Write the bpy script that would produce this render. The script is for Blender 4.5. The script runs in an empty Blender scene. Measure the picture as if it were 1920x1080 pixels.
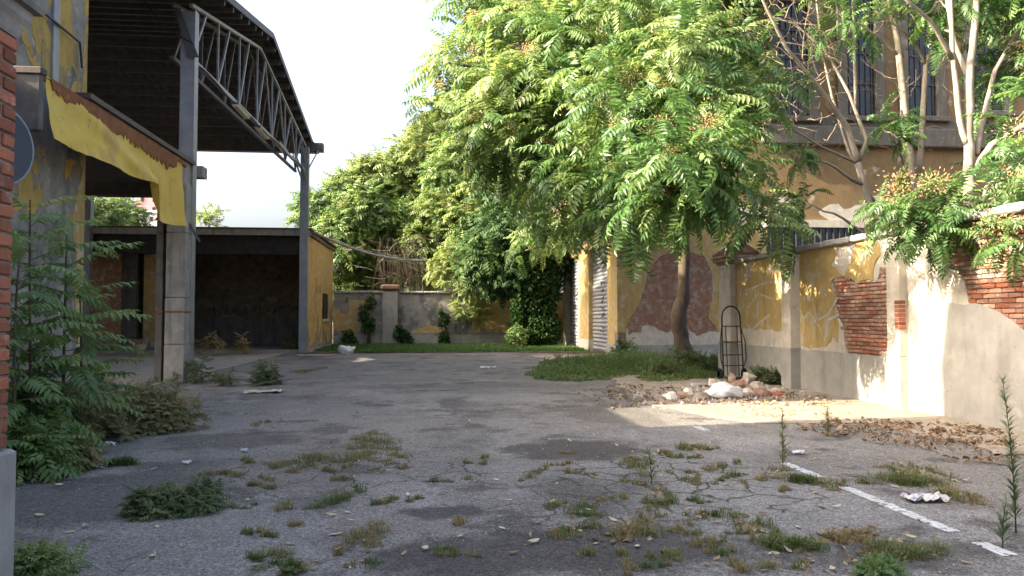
import bpy, math, random
import numpy as np
from mathutils import Vector, Matrix, Euler, noise
random.seed(11); np.random.seed(11)
scn = bpy.context.scene
COL = scn.collection
# ------------------------------------------------------------------ camera, sky, sun, exposure
CAM_H, FPX, PITCH, YAW = 1.55, 1450.0, math.atan(57/1450), math.atan(147/1450)
cam_d = bpy.data.cameras.new('camera'); cam = bpy.data.objects.new('camera', cam_d); COL.objects.link(cam)
cam.location = (0, 0, CAM_H); cam.rotation_euler = (math.pi/2+PITCH, 0, -YAW)
cam_d.sensor_width = 36; cam_d.lens = 36*FPX/1920; cam_d.clip_end = 2000; cam_d.clip_start = 0.05
scn.camera = cam
SUN_TRAVEL = Vector((1.0, 0.12, -0.56)).normalized()          # late sun over the low roof on the left
elev = math.asin(-SUN_TRAVEL.z); azim = math.atan2(-SUN_TRAVEL.x, -SUN_TRAVEL.y)
w = bpy.data.worlds.new('World'); scn.world = w; w.use_nodes = True
nt = w.node_tree; sky = nt.nodes.new('ShaderNodeTexSky'); sky.sky_type = 'NISHITA'; sky.sun_disc = False
sky.sun_elevation = elev; sky.sun_rotation = azim % (2*math.pi); sky.air_density = 0.8; sky.dust_density = 10.0; sky.ozone_density = 1.0
nt.nodes['Background'].inputs['Strength'].default_value = 0.15
nt.links.new(sky.outputs[0], nt.nodes['Background'].inputs[0])
sl = bpy.data.lights.new('sun', 'SUN'); sl.energy = 3.8; sl.angle = math.radians(0.5); sl.color = (1.0, 0.88, 0.68)
so = bpy.data.objects.new('sun', sl); COL.objects.link(so); so.location = (-30, -10, 30)
so.rotation_euler = SUN_TRAVEL.to_track_quat('-Z', 'Y').to_euler()
scn.view_settings.view_transform = 'Standard'; scn.view_settings.look = 'None'
scn.view_settings.exposure = 2.58; scn.view_settings.gamma = 1.0
scn.render.engine = 'CYCLES'
scn.cycles.max_bounces = 6; scn.cycles.diffuse_bounces = 4; scn.cycles.transmission_bounces = 4; scn.cycles.transparent_max_bounces = 8
try: scn.cycles.use_denoising = True
except Exception: pass

# ------------------------------------------------------------------ helpers
_R = Vector((math.cos(YAW), -math.sin(YAW), 0))
_F = Vector((math.sin(YAW)*math.cos(PITCH), math.cos(YAW)*math.cos(PITCH), math.sin(PITCH)))
_U = Vector((-math.sin(YAW)*math.sin(PITCH), -math.cos(YAW)*math.sin(PITCH), math.cos(PITCH)))
def at(px, py, X=None, Y=None, Z=None):
    """the point of the place seen at a photo pixel, on the plane X, Y or Z = const"""
    d = _F + _R*((px-960)/FPX) + _U*((540-py)/FPX)
    o = Vector((0, 0, CAM_H))
    t = (X-o.x)/d.x if X is not None else (Y-o.y)/d.y if Y is not None else (Z-o.z)/d.z
    return o + d*t
def gz(x, y): return 0.014*noise.noise(Vector((x*.35, y*.35, 1.7))) + 0.005*noise.noise(Vector((x*1.3, y*1.3, 4)))
def gp(px, py):
    p = at(px, py, Z=0.0); return Vector((p.x, p.y, gz(p.x, p.y)+.004))
def fb(u, v, s=1.0, seed=0.0, o=3):
    return noise.fractal(Vector((u*s, v*s, seed)), 1.0, 2.0, o)
def rnd(a, b): return random.uniform(a, b)
def sdf(x, y, poly):
    d = 1e9; ins = False; n = len(poly); j = n-1
    for i in range(n):
        ax, ay = poly[j]; bx, by = poly[i]
        ex, ey = bx-ax, by-ay; wx, wy = x-ax, y-ay
        t = max(0, min(1, (wx*ex+wy*ey)/(ex*ex+ey*ey+1e-12)))
        dx, dy = wx-ex*t, wy-ey*t; d = min(d, dx*dx+dy*dy)
        if (ay > y) != (by > y) and x < (bx-ax)*(y-ay)/(by-ay)+ax: ins = not ins
        j = i
    d = math.sqrt(d); return -d if ins else d

class MB:
    """collects shapes that become ONE mesh object"""
    def __init__(s): s.v = []; s.f = []
    def add(s, vs, fs):
        b = len(s.v); s.v += [tuple(p) for p in vs]; s.f += [tuple(i+b for i in f) for f in fs]; return s
    def box(s, x0, x1, y0, y1, z0, z1, bev=0.0):
        if bev <= 0:
            return s.add([(x0,y0,z0),(x1,y0,z0),(x1,y1,z0),(x0,y1,z0),(x0,y0,z1),(x1,y0,z1),(x1,y1,z1),(x0,y1,z1)],
                  [(0,3,2,1),(4,5,6,7),(0,1,5,4),(1,2,6,5),(2,3,7,6),(3,0,4,7)])
        b = bev; ring = lambda e, z: [(x0+e+b*(1-(0)), y0+e, z)]
        def rr(e, z):
            X0, X1, Y0, Y1 = x0+e, x1-e, y0+e, y1-e
            return [(X0+b,Y0,z),(X1-b,Y0,z),(X1,Y0+b,z),(X1,Y1-b,z),(X1-b,Y1,z),(X0+b,Y1,z),(X0,Y1-b,z),(X0,Y0+b,z)]
        vs = rr(b, z0)+rr(0, z0+b)+rr(0, z1-b)+rr(b, z1); fs = [tuple(range(7,-1,-1)), tuple(range(24,32))]
        for k in range(3):
            for i in range(8):
                j = (i+1) % 8; fs.append((k*8+i, k*8+j, k*8+8+j, k*8+8+i))
        return s.add(vs, fs)
    def bar(s, a, b, wx, wz=None, up=(0,0,1)):
        a, b = Vector(a), Vector(b); wz = wz or wx; t = (b-a).normalized(); u = Vector(up)
        if abs(t.dot(u)) > .98: u = Vector((1,0,0))
        r = t.cross(u).normalized(); u = r.cross(t).normalized(); r *= wx/2; u *= wz/2
        vs = [a-r-u, a+r-u, a+r+u, a-r+u, b-r-u, b+r-u, b+r+u, b-r+u]
        return s.add(vs, [(0,3,2,1),(4,5,6,7),(0,1,5,4),(1,2,6,5),(2,3,7,6),(3,0,4,7)])
    def tube(s, pts, rad, n=6, cap=True):
        pts = [Vector(p) for p in pts]; m = len(pts)
        if not hasattr(rad, '__len__'): rad = [rad]*m
        b = len(s.v); u = None
        for i, p in enumerate(pts):
            t = (pts[min(i+1, m-1)]-pts[max(i-1, 0)])
            t = t.normalized() if t.length > 1e-9 else Vector((0,0,1))
            if u is None: u = t.orthogonal().normalized()
            u = (u - t*u.dot(t)); u = u.normalized() if u.length > 1e-6 else t.orthogonal().normalized()
            q = t.cross(u)
            for k in range(n):
                a = 2*math.pi*k/n; s.v.append(tuple(p+(u*math.cos(a)+q*math.sin(a))*rad[i]))
        for i in range(m-1):
            for k in range(n):
                j = (k+1) % n; s.f.append((b+i*n+k, b+i*n+j, b+(i+1)*n+j, b+(i+1)*n+k))
        if cap: s.f.append(tuple(b+k for k in range(n-1,-1,-1))); s.f.append(tuple(b+(m-1)*n+k for k in range(n)))
        return s
    def prism(s, prof, ax, a0, a1):
        """polygon profile extruded along axis ax ('x': prof=(y,z), 'y': prof=(x,z), 'z': prof=(x,y))"""
        n = len(prof); P = {'x': lambda p,a:(a,p[0],p[1]), 'y': lambda p,a:(p[0],a,p[1]), 'z': lambda p,a:(p[0],p[1],a)}[ax]
        vs = [P(p,a0) for p in prof]+[P(p,a1) for p in prof]
        return s.add(vs, [tuple(range(n)), tuple(range(2*n-1,n-1,-1))]+[(i,(i+1)%n,n+(i+1)%n,n+i) for i in range(n)])
    def sheet(s, fn, nu, nv):
        b = len(s.v)
        for i in range(nu+1):
            for j in range(nv+1): s.v.append(tuple(fn(i/nu, j/nv)))
        for i in range(nu):
            for j in range(nv):
                a = b+i*(nv+1)+j; s.f.append((a, a+1, a+nv+2, a+nv+1))
        return s
    def skin(s, O, U, V, N, u0, u1, v0, v1, f, cell, thick, rough=0.004):
        """a coat of plaster or paint where f(u,v) > 0, ragged edge, real thickness"""
        nu = max(1, round((u1-u0)/cell)); nv = max(1, round((v1-v0)/cell)); O, U, V, N = map(Vector, (O, U, V, N))
        us = [u0+(u1-u0)*i/nu for i in range(nu+1)]; vs = [v0+(v1-v0)*j/nv for j in range(nv+1)]
        F = [[f(u, v) for v in vs] for u in us]; cache = {}
        flip = U.cross(V).dot(N) < 0
        def vid(u, v, h):
            k = (round(u, 5), round(v, 5), h)
            if k not in cache:
                cache[k] = len(s.v); t = thick+rough*noise.noise(Vector((u*5, v*5, 3))) if h else 0
                s.v.append(tuple(O+U*u+V*v+N*t))
            return cache[k]
        for i in range(nu):
            for j in range(nv):
                c = [(us[i],vs[j],F[i][j]),(us[i+1],vs[j],F[i+1][j]),(us[i+1],vs[j+1],F[i+1][j+1]),(us[i],vs[j+1],F[i][j+1])]
                if max(q[2] for q in c) <= 0: continue
                poly = []; cut = []
                for k in range(4):
                    a, b = c[k], c[(k+1)%4]
                    if a[2] > 0: poly.append(a[:2])
                    if (a[2] > 0) != (b[2] > 0):
                        t = a[2]/(a[2]-b[2]); p = (a[0]+(b[0]-a[0])*t, a[1]+(b[1]-a[1])*t); poly.append(p); cut.append(p)
                ids = []
                for p in poly:
                    q = vid(p[0], p[1], 1)
                    if q not in ids: ids.append(q)
                if len(ids) < 3: continue
                s.f.append(tuple(reversed(ids)) if flip else tuple(ids))
                if len(cut) == 2:
                    a, b = cut; q = [vid(*a,1), vid(*b,1), vid(*b,0), vid(*a,0)]
                    if len(set(q)) == 4: s.f.append(tuple(q))
        # outer rim
        for (A, flag) in (((0, None),1), ((nu, None),1), ((None, 0),1), ((None, nv),1)):
            rng = range(nv) if A[0] is not None else range(nu)
            for k in rng:
                if A[0] is not None: a, b = (us[A[0]], vs[k], F[A[0]][k]), (us[A[0]], vs[k+1], F[A[0]][k+1])
                else: a, b = (us[k], vs[A[1]], F[k][A[1]]), (us[k+1], vs[A[1]], F[k+1][A[1]])
                if a[2] > 0 and b[2] > 0: s.f.append((vid(*a[:2],1), vid(*b[:2],1), vid(*b[:2],0), vid(*a[:2],0)))
        return s
    def mesh(s, name, off=(0,0,0)):
        me = bpy.data.meshes.new(name); o = Vector(off)
        me.from_pydata([(x-o.x, y-o.y, z-o.z) for x, y, z in s.v], [], s.f); me.update(); return me

def props(o, label=None, cat=None, group=None, kind=None):
    for k, v in (('label', label), ('category', cat), ('group', group), ('kind', kind)):
        if v: o[k] = v
    return o
def worldloc(o):
    l = Vector((0,0,0))
    while o is not None: l += o.location; o = o.parent
    return l
def obj(name, m, mat, parent=None, label=None, cat=None, group=None, kind=None, smooth=False, base=None):
    """link a builder (or mesh) as one object; builders are in place coordinates"""
    off = worldloc(parent) if parent else (Vector(base) if base else Vector((0,0,0)))
    me = m.mesh(name, off) if isinstance(m, MB) else m
    if mat is not None and len(me.materials) == 0: me.materials.append(mat)
    if smooth: me.polygons.foreach_set('use_smooth', [True]*len(me.polygons))
    o = bpy.data.objects.new(name, me); COL.objects.link(o)
    if parent: o.parent = parent
    elif base: o.location = base
    return props(o, label, cat, group, kind)
def empty(name, loc, label=None, cat=None, group=None, kind=None):
    o = bpy.data.objects.new(name, None); COL.objects.link(o); o.location = loc; o.empty_display_size = .2
    return props(o, label, cat, group, kind)
def inst(name, me, M, parent=None, **kw):
    o = bpy.data.objects.new(name, me); COL.objects.link(o)
    if parent: o.parent = parent; M = Matrix.Translation(-worldloc(parent)) @ M
    o.matrix_local = M
    return props(o, **kw)
def bulk(name, verts, faces, mat, tint=None, smooth=False):
    me = bpy.data.meshes.new(name); me.from_pydata(verts, [], faces)
    if tint is not None:
        at_ = me.attributes.new('tint', 'FLOAT', 'POINT'); at_.data.foreach_set('value', np.ascontiguousarray(tint, dtype=np.float32))
    me.materials.append(mat); me.update(); return me

# ------------------------------------------------------------------ materials
MATS = {}
def mat(name, base, layers=(), rough=.85, bump=.3, bscale=40, metal=0, jitter=0, ramp_scale=3.0, spec=.3, tint=0, bdist=.01, cracks=None, spots=(), speckle=0):
    """base: [colA, colB] mixed by noise; layers: (colour, scale or (sx,sy,sz), lo, hi, strength) over it"""
    m = bpy.data.materials.new(name); m.use_nodes = True; t = m.node_tree; N = t.nodes; L = t.links
    bs = N['Principled BSDF']; bs.inputs['Roughness'].default_value = rough; bs.inputs['Metallic'].default_value = metal
    bs.inputs['Specular IOR Level'].default_value = spec
    tc = N.new('ShaderNodeTexCoord'); oi = N.new('ShaderNodeObjectInfo')
    if jitter:
        ad = N.new('ShaderNodeVectorMath'); ad.operation = 'MULTIPLY_ADD'; L.new(oi.outputs['Random'], ad.inputs[0]); ad.inputs[1].default_value = (37, 53, 19)
        L.new(tc.outputs['Object'], ad.inputs[2]); co = ad.outputs[0]
    else: co = tc.outputs['Object']
    def nz(scale, seed, detail=5, r=.6):
        mp = N.new('ShaderNodeMapping'); L.new(co, mp.inputs[0]); mp.inputs['Location'].default_value = (seed*3.1, seed*7.7, seed*1.3)
        mp.inputs['Scale'].default_value = scale if hasattr(scale, '__len__') else (scale,)*3
        n = N.new('ShaderNodeTexNoise'); L.new(mp.outputs[0], n.inputs['Vector']); n.inputs['Scale'].default_value = 1; n.inputs['Detail'].default_value = detail; n.inputs['Roughness'].default_value = r
        return n.outputs['Fac']
    def mr(sock, lo, hi, a=0, b=1):
        r = N.new('ShaderNodeMapRange'); L.new(sock, r.inputs[0]); r.inputs[1].default_value = lo; r.inputs[2].default_value = hi; r.inputs[3].default_value = a; r.inputs[4].default_value = b; return r.outputs[0]
    def mix(fac, a, b, typ='MIX'):
        x = N.new('ShaderNodeMix'); x.data_type = 'RGBA'; x.blend_type = typ
        for s_, v in ((0, fac), (6, a), (7, b)):
            if hasattr(v, 'is_linked') or hasattr(v, 'links'): L.new(v, x.inputs[s_])
            elif s_ == 0: x.inputs[0].default_value = v
            else: x.inputs[s_].default_value = (*v, 1)
        return x.outputs[2]
    f0 = mr(nz(ramp_scale, hash(name) % 17 if False else len(name)), .35, .65)
    c = mix(f0, base[0], base[1])
    for i, ly in enumerate(layers):
        col, sc, lo, hi, st = ly
        c = mix(mr(nz(sc, i*2.3+1+len(name)*.37), lo, hi, 0, st), c, col)
    def spot(cx, cy, rx, ry, nsc=2.5, amp=.9):
        mp = N.new('ShaderNodeMapping'); L.new(co, mp.inputs[0]); mp.inputs['Location'].default_value = (-cx/rx, -cy/ry, 0); mp.inputs['Scale'].default_value = (1/rx, 1/ry, 0)
        ln = N.new('ShaderNodeVectorMath'); ln.operation = 'LENGTH'; L.new(mp.outputs[0], ln.inputs[0])
        ma = N.new('ShaderNodeMath'); ma.operation = 'MULTIPLY_ADD'; L.new(nz(nsc, cx+cy), ma.inputs[0]); ma.inputs[1].default_value = amp*2; L.new(ln.outputs['Value'], ma.inputs[2])
        return mr(ma.outputs[0], amp+.75, amp+1.1, 1, 0)
    for (cx, cy, rx, ry, col, st) in spots:
        f_ = spot(cx, cy, rx, ry); m2 = N.new('ShaderNodeMath'); m2.operation = 'MULTIPLY'; L.new(f_, m2.inputs[0]); m2.inputs[1].default_value = st; c = mix(m2.outputs[0], c, col)
    if speckle:
        for sc_, lo_, hi_ in ((95, 1-speckle, 1+speckle), (38, 1-speckle*.35, 1+speckle*.35)):
            vo = N.new('ShaderNodeTexVoronoi'); L.new(co, vo.inputs['Vector']); vo.inputs['Scale'].default_value = sc_
            sp = N.new('ShaderNodeSeparateColor'); L.new(vo.outputs['Color'], sp.inputs[0]); vm = N.new('ShaderNodeVectorMath'); vm.operation = 'SCALE'; L.new(c, vm.inputs[0]); L.new(mr(sp.outputs[0], 0, 1, lo_, hi_), vm.inputs['Scale']); c = vm.outputs[0]
    if cracks:
        for (csc, wid, thr, ccol, reg) in cracks:
            mp = N.new('ShaderNodeMapping'); L.new(co, mp.inputs[0]); mp.inputs['Scale'].default_value = (csc,)*3
            dn = N.new('ShaderNodeTexNoise'); L.new(mp.outputs[0], dn.inputs['Vector']); dn.inputs['Scale'].default_value = 1.6; dn.inputs['Detail'].default_value = 5
            mv = N.new('ShaderNodeVectorMath'); mv.operation = 'MULTIPLY_ADD'; L.new(dn.outputs['Color'], mv.inputs[0]); mv.inputs[1].default_value = (.7, .7, 0); L.new(mp.outputs[0], mv.inputs[2])
            vo = N.new('ShaderNodeTexVoronoi'); vo.feature = 'DISTANCE_TO_EDGE'; vo.voronoi_dimensions = '2D'; L.new(mv.outputs[0], vo.inputs['Vector']); vo.inputs['Scale'].default_value = 1
            e_ = mr(vo.outputs['Distance'], wid*.25, wid, 1, 0); k_ = spot(*reg) if reg else mr(nz(.45*csc**.5, csc*5), thr, thr+.08)
            mm = N.new('ShaderNodeMath'); mm.operation = 'MULTIPLY'; L.new(e_, mm.inputs[0]); L.new(k_, mm.inputs[1]); c = mix(mm.outputs[0], c, ccol)
    if jitter:
        g = mr(oi.outputs['Random'], 0, 1, 1-jitter, 1+jitter)
        vm = N.new('ShaderNodeVectorMath'); vm.operation = 'SCALE'; L.new(c, vm.inputs[0]); L.new(g, vm.inputs['Scale']); c = vm.outputs[0]
    L.new(c, bs.inputs['Base Color'])
    if bump:
        b = N.new('ShaderNodeBump'); b.inputs['Strength'].default_value = bump; b.inputs['Distance'].default_value = bdist
        L.new(nz(bscale, 9, 6, .65), b.inputs['Height']); L.new(b.outputs[0], bs.inputs['Normal'])
    MATS[name] = m; return m
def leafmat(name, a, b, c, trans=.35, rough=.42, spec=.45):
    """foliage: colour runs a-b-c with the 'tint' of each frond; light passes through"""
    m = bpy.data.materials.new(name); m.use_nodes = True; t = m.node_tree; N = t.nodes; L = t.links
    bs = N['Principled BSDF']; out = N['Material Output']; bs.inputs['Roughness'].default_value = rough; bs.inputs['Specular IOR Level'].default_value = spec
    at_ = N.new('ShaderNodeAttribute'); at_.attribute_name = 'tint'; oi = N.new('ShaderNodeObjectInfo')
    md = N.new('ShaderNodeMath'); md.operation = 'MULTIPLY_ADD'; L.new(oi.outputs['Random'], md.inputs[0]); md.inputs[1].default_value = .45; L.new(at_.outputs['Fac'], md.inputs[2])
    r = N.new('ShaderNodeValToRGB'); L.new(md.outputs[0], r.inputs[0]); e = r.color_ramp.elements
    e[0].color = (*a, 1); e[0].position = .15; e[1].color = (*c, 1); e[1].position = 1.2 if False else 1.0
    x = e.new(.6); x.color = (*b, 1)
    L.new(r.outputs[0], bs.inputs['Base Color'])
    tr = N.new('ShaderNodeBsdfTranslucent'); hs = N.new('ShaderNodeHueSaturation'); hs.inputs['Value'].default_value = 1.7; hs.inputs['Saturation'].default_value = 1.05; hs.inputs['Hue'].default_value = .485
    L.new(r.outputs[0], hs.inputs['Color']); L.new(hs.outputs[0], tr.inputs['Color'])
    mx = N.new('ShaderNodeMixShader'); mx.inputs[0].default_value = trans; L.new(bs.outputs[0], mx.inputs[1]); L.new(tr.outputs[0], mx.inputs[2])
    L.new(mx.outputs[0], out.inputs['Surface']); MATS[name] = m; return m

YEL = (.35, .245, .088); YEL2 = (.28, .195, .08)
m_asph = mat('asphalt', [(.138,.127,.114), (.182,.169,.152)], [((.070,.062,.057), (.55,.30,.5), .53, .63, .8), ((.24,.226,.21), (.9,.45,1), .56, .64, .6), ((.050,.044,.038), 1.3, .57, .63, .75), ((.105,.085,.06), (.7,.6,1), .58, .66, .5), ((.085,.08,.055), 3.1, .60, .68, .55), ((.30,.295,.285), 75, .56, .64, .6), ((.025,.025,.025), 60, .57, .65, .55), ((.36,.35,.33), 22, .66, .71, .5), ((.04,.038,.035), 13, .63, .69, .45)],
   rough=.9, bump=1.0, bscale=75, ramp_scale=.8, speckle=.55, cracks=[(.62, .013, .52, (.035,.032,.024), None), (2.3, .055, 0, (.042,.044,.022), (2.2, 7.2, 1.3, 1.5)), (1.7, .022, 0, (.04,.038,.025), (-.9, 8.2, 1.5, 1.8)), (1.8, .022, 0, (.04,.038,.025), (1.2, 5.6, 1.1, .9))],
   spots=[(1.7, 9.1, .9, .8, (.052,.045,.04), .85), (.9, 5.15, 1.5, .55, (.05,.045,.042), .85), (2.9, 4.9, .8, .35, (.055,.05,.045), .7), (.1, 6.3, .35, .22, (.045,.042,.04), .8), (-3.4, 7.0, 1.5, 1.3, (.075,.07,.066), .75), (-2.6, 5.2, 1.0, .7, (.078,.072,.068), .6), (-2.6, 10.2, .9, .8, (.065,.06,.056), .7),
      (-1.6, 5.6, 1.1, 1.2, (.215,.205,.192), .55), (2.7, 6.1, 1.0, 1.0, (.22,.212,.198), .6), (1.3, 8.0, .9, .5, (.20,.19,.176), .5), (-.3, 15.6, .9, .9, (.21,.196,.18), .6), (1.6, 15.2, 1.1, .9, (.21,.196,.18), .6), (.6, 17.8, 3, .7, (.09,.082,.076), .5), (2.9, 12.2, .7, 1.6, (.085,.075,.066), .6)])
m_moss = mat('crack_soil', [(.085,.075,.04), (.055,.05,.03)], [((.10,.11,.035), 14, .5, .62, .7), ((.18,.14,.08), 40, .58, .68, .6)], bump=1, bscale=60)
m_dirt = mat('soil', [(.10,.072,.045), (.06,.045,.03)], [((.16,.11,.06), 9, .5, .7, .6), ((.035,.028,.02), 3, .55, .7, .7)], bump=1, bscale=25, bdist=.03)
m_sand = mat('sandy_verge', [(.31,.265,.205), (.24,.205,.16)], [((.12,.095,.07), 4, .5, .68, .7), ((.36,.30,.22), 30, .56, .7, .5)], bump=.8, bscale=60)
m_conc = mat('concrete', [(.30,.285,.26), (.21,.20,.185)], [((.11,.10,.09), (6,6,.8), .52, .68, .6), ((.40,.38,.34), 5, .58, .7, .5), ((.08,.075,.06), 12, .64, .72, .6)], bump=.5, bscale=45)
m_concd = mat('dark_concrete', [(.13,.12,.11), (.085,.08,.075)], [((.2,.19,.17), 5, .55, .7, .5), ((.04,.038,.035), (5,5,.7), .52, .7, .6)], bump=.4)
m_plgrey = mat('grey_render', [(.30,.285,.255), (.235,.225,.205)], [((.16,.15,.13), (3,3,.6), .54, .7, .5), ((.40,.38,.33), 2.2, .57, .68, .5), ((.12,.11,.10), 14, .66, .73, .6)], bump=.45, bscale=35)
m_plcream = mat('cream_plaster', [(.50,.45,.37), (.38,.35,.29)], [((.24,.215,.18), (2.5,2.5,.8), .53, .68, .6), ((.58,.53,.46), 4, .55, .66, .5), ((.14,.12,.10), 16, .64, .72, .6)], bump=.6, bscale=30)
m_plyel = mat('yellow_plaster', [YEL, (.40,.285,.11)], [(YEL2, (2,2,.7), .48, .66, .6), ((.40,.36,.28), 3.5, .52, .62, .75), ((.17,.125,.06), (5,5,.9), .58, .72, .6), ((.55,.46,.30), 18, .66, .72, .5)], bump=.4, bscale=30)
m_plor = mat('ochre_plaster', [(.175,.118,.056), (.215,.148,.070)], [((.12,.09,.055), (1.4,1.4,.6), .5, .66, .7), ((.45,.38,.27), 1.3, .60, .66, .75), ((.14,.10,.05), (3,3,.5), .58, .72, .6)], bump=.35, bscale=25)
m_plold = mat('weathered_plaster', [(.25,.235,.205), (.17,.16,.15)], [((.07,.068,.065), (1.6,1.6,.9), .50, .62, .75), ((.40,.38,.34), 3, .58, .68, .6), ((.05,.05,.045), 11, .62, .7, .6)], bump=.6, bscale=28)
m_plyold = mat('old_yellow_paint', [(.40,.27,.07), (.31,.21,.06)], [((.12,.11,.09), (3,3,1.2), .5, .64, .7), ((.06,.058,.05), 8, .6, .7, .6)], bump=.5, bscale=30)
m_surr = mat('stone_surround', [(.145,.132,.105), (.11,.10,.08)], [((.09,.085,.07), (4,4,.7), .52, .66, .6), ((.25,.235,.2), 4, .58, .68, .5)], bump=.4)
m_mort = mat('mortar', [(.25,.215,.18), (.18,.15,.125)], [((.10,.08,.065), 12, .55, .7, .6)], bump=.8, bscale=50)
m_brick = mat('red_brick', [(.30,.105,.055), (.235,.085,.05)], [((.36,.30,.25), 7, .58, .68, .55), ((.10,.05,.035), 16, .6, .7, .6)], jitter=.38, bump=.7, bscale=45, ramp_scale=6)
m_brickw = mat('worn_brick', [(.27,.135,.09), (.22,.105,.07)], [((.38,.33,.27), 6, .54, .66, .65), ((.11,.065,.045), 16, .6, .7, .6)], jitter=.35, bump=.7, bscale=45, ramp_scale=6)
m_brickd = mat('washed_brick', [(.33,.19,.13), (.27,.13,.08)], [((.42,.37,.30), 5, .50, .64, .75), ((.12,.07,.05), 14, .6, .7, .6)], jitter=.3, bump=.7, bscale=45, ramp_scale=5)
m_steel = mat('galvanised_steel', [(.235,.26,.29), (.18,.20,.23)], [((.10,.10,.105), (4,4,.7), .55, .7, .5), ((.20,.12,.07), 9, .66, .73, .7)], rough=.5, metal=.35, bump=.12, bscale=30)
m_steeld = mat('dark_steel', [(.09,.09,.10), (.065,.065,.072)], [((.13,.085,.055), 6, .6, .7, .6)], rough=.6, metal=.3, bump=.15)
m_sheet = mat('roof_sheet', [(.080,.074,.074), (.058,.054,.055)], [((.09,.07,.055), (1.5,.4,1.5), .55, .7, .5)], rough=.75, bump=.1)
m_trim = mat('dark_flashing', [(.075,.055,.05), (.05,.042,.04)], [((.16,.07,.035), 5, .58, .68, .6)], rough=.6, bump=.2)
m_rust = mat('rust', [(.22,.085,.03), (.15,.055,.022)], [((.33,.15,.05), 8, .55, .68, .7), ((.07,.035,.02), 14, .58, .7, .7)], bump=.7, bscale=60, jitter=.1)
m_fab = mat('yellow_awning_cloth', [(.58,.40,.06), (.52,.36,.075)], [((.50,.40,.15), (2,2,4), .56, .70, .5), ((.34,.20,.07), (3,1.5,.8), .56, .68, .6), ((.22,.16,.07), 6, .62, .70, .6)], rough=.7, bump=.35, bscale=9, bdist=.03)
m_mirror = mat('grey_sign_back', [(.040,.052,.068), (.034,.044,.058)], [((.07,.075,.08), 6, .58, .7, .4)], rough=.55, metal=0, bump=.05)
m_shut = mat('shutter_metal', [(.26,.265,.285), (.21,.215,.235)], [((.14,.12,.10), (5,5,1), .56, .7, .5), ((.22,.11,.05), 10, .67, .74, .7)], rough=.5, metal=.25, bump=.1, jitter=.05)
m_black = mat('black_tube', [(.018,.018,.02), (.03,.028,.027)], [((.10,.05,.025), 12, .63, .72, .6)], rough=.5, bump=.1)
m_cable = mat('grey_conduit', [(.27,.28,.29), (.20,.21,.22)], rough=.5, bump=.1)
m_dark = mat('dark_void', [(.012,.011,.012), (.02,.018,.018)], bump=0)
m_soffit = mat('sooty_soffit', [(.035,.031,.030), (.022,.02,.02)], [((.06,.05,.045), 3, .55, .7, .5)], bump=.2)  # near-black, even tone on slab and beams
m_glass = mat('dark_glass', [(.02,.023,.026), (.035,.038,.04)], [((.09,.09,.085), 3, .56, .7, .5)], rough=.18, bump=.03, spec=.5)
m_shedwall = mat('sooty_wall', [(.14,.112,.078), (.095,.08,.06)], [((.25,.18,.085), (1.2,1,1.6), .52, .66, .6), ((.025,.024,.024), 3, .55, .68, .7)], bump=.3)  # dull brown with yellowish and dark mottling
m_graf = mat('white_spray', [(.45,.43,.38), (.38,.37,.33)], [((.33,.26,.11), 9, .52, .62, .8)], bump=0)
m_grafd = mat('dark_spray', [(.03,.03,.035), (.05,.05,.055)], [((.18,.18,.19), 14, .52, .62, .7)], bump=0)
m_line = mat('worn_white_paint', [(.52,.52,.50), (.42,.42,.41)], [((.16,.16,.165), 30, .52, .62, .8)], rough=.8, bump=.4, bscale=80)
m_white = mat('white_plastic', [(.70,.70,.70), (.60,.60,.60)], [((.40,.38,.34), 14, .58, .7, .5)], rough=.4, bump=.4, bscale=30)
m_stone = mat('rubble_stone', [(.42,.36,.30), (.32,.27,.23)], [((.55,.52,.48), 7, .55, .66, .7), ((.30,.13,.08), 4, .60, .66, .6), ((.12,.10,.08), 11, .6, .7, .6)], jitter=.25, bump=.8, bscale=40)
m_bark = mat('pale_bark', [(.25,.215,.17), (.18,.155,.12)], [((.10,.085,.065), (9,9,1.5), .54, .66, .6), ((.40,.37,.31), (4,4,6), .58, .68, .5)], bump=.5, bscale=30)
m_barkd = mat('brown_bark', [(.105,.075,.05), (.07,.052,.036)], [((.17,.13,.09), (12,12,1.6), .53, .66, .6), ((.03,.024,.018), (14,14,2), .55, .68, .7)], bump=.9, bscale=26, bdist=.02)
m_twig = mat('dry_twig', [(.20,.155,.11), (.13,.10,.07)], bump=.2)
m_pink = mat('pink_tower_render', [(.62,.30,.30), (.58,.28,.28)], [((.5,.3,.3), .2, .5, .7, .4)], bump=0)
m_pale = mat('pale_render', [(.55,.55,.54), (.48,.48,.47)], bump=0)
m_tube = mat('lamp_diffuser', [(.50,.46,.40), (.40,.36,.31)], [((.25,.2,.15), 5, .56, .7, .5)], rough=.4, bump=.05)
m_litter_y = mat('orange_plastic', [(.62,.26,.02), (.5,.2,.02)], rough=.4, bump=.2)
m_litter_b = mat('printed_wrapper', [(.60,.58,.55), (.52,.48,.44)], [((.42,.14,.11), 12, .62, .66, .8), ((.12,.18,.40), 10, .60, .64, .8)], rough=.45, bump=.4)
l_main = leafmat('leaf_green', (.030,.076,.020), (.072,.145,.038), (.155,.215,.064), trans=.36, rough=.42, spec=.42)
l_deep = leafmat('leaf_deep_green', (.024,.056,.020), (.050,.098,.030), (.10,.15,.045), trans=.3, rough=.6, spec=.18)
l_sap = leafmat('leaf_sapling', (.064,.120,.036), (.115,.185,.054), (.19,.235,.075), trans=.36)
l_back = leafmat('leaf_distant', (.040,.085,.024), (.085,.145,.040), (.155,.20,.062), trans=.38, spec=.3)
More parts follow.
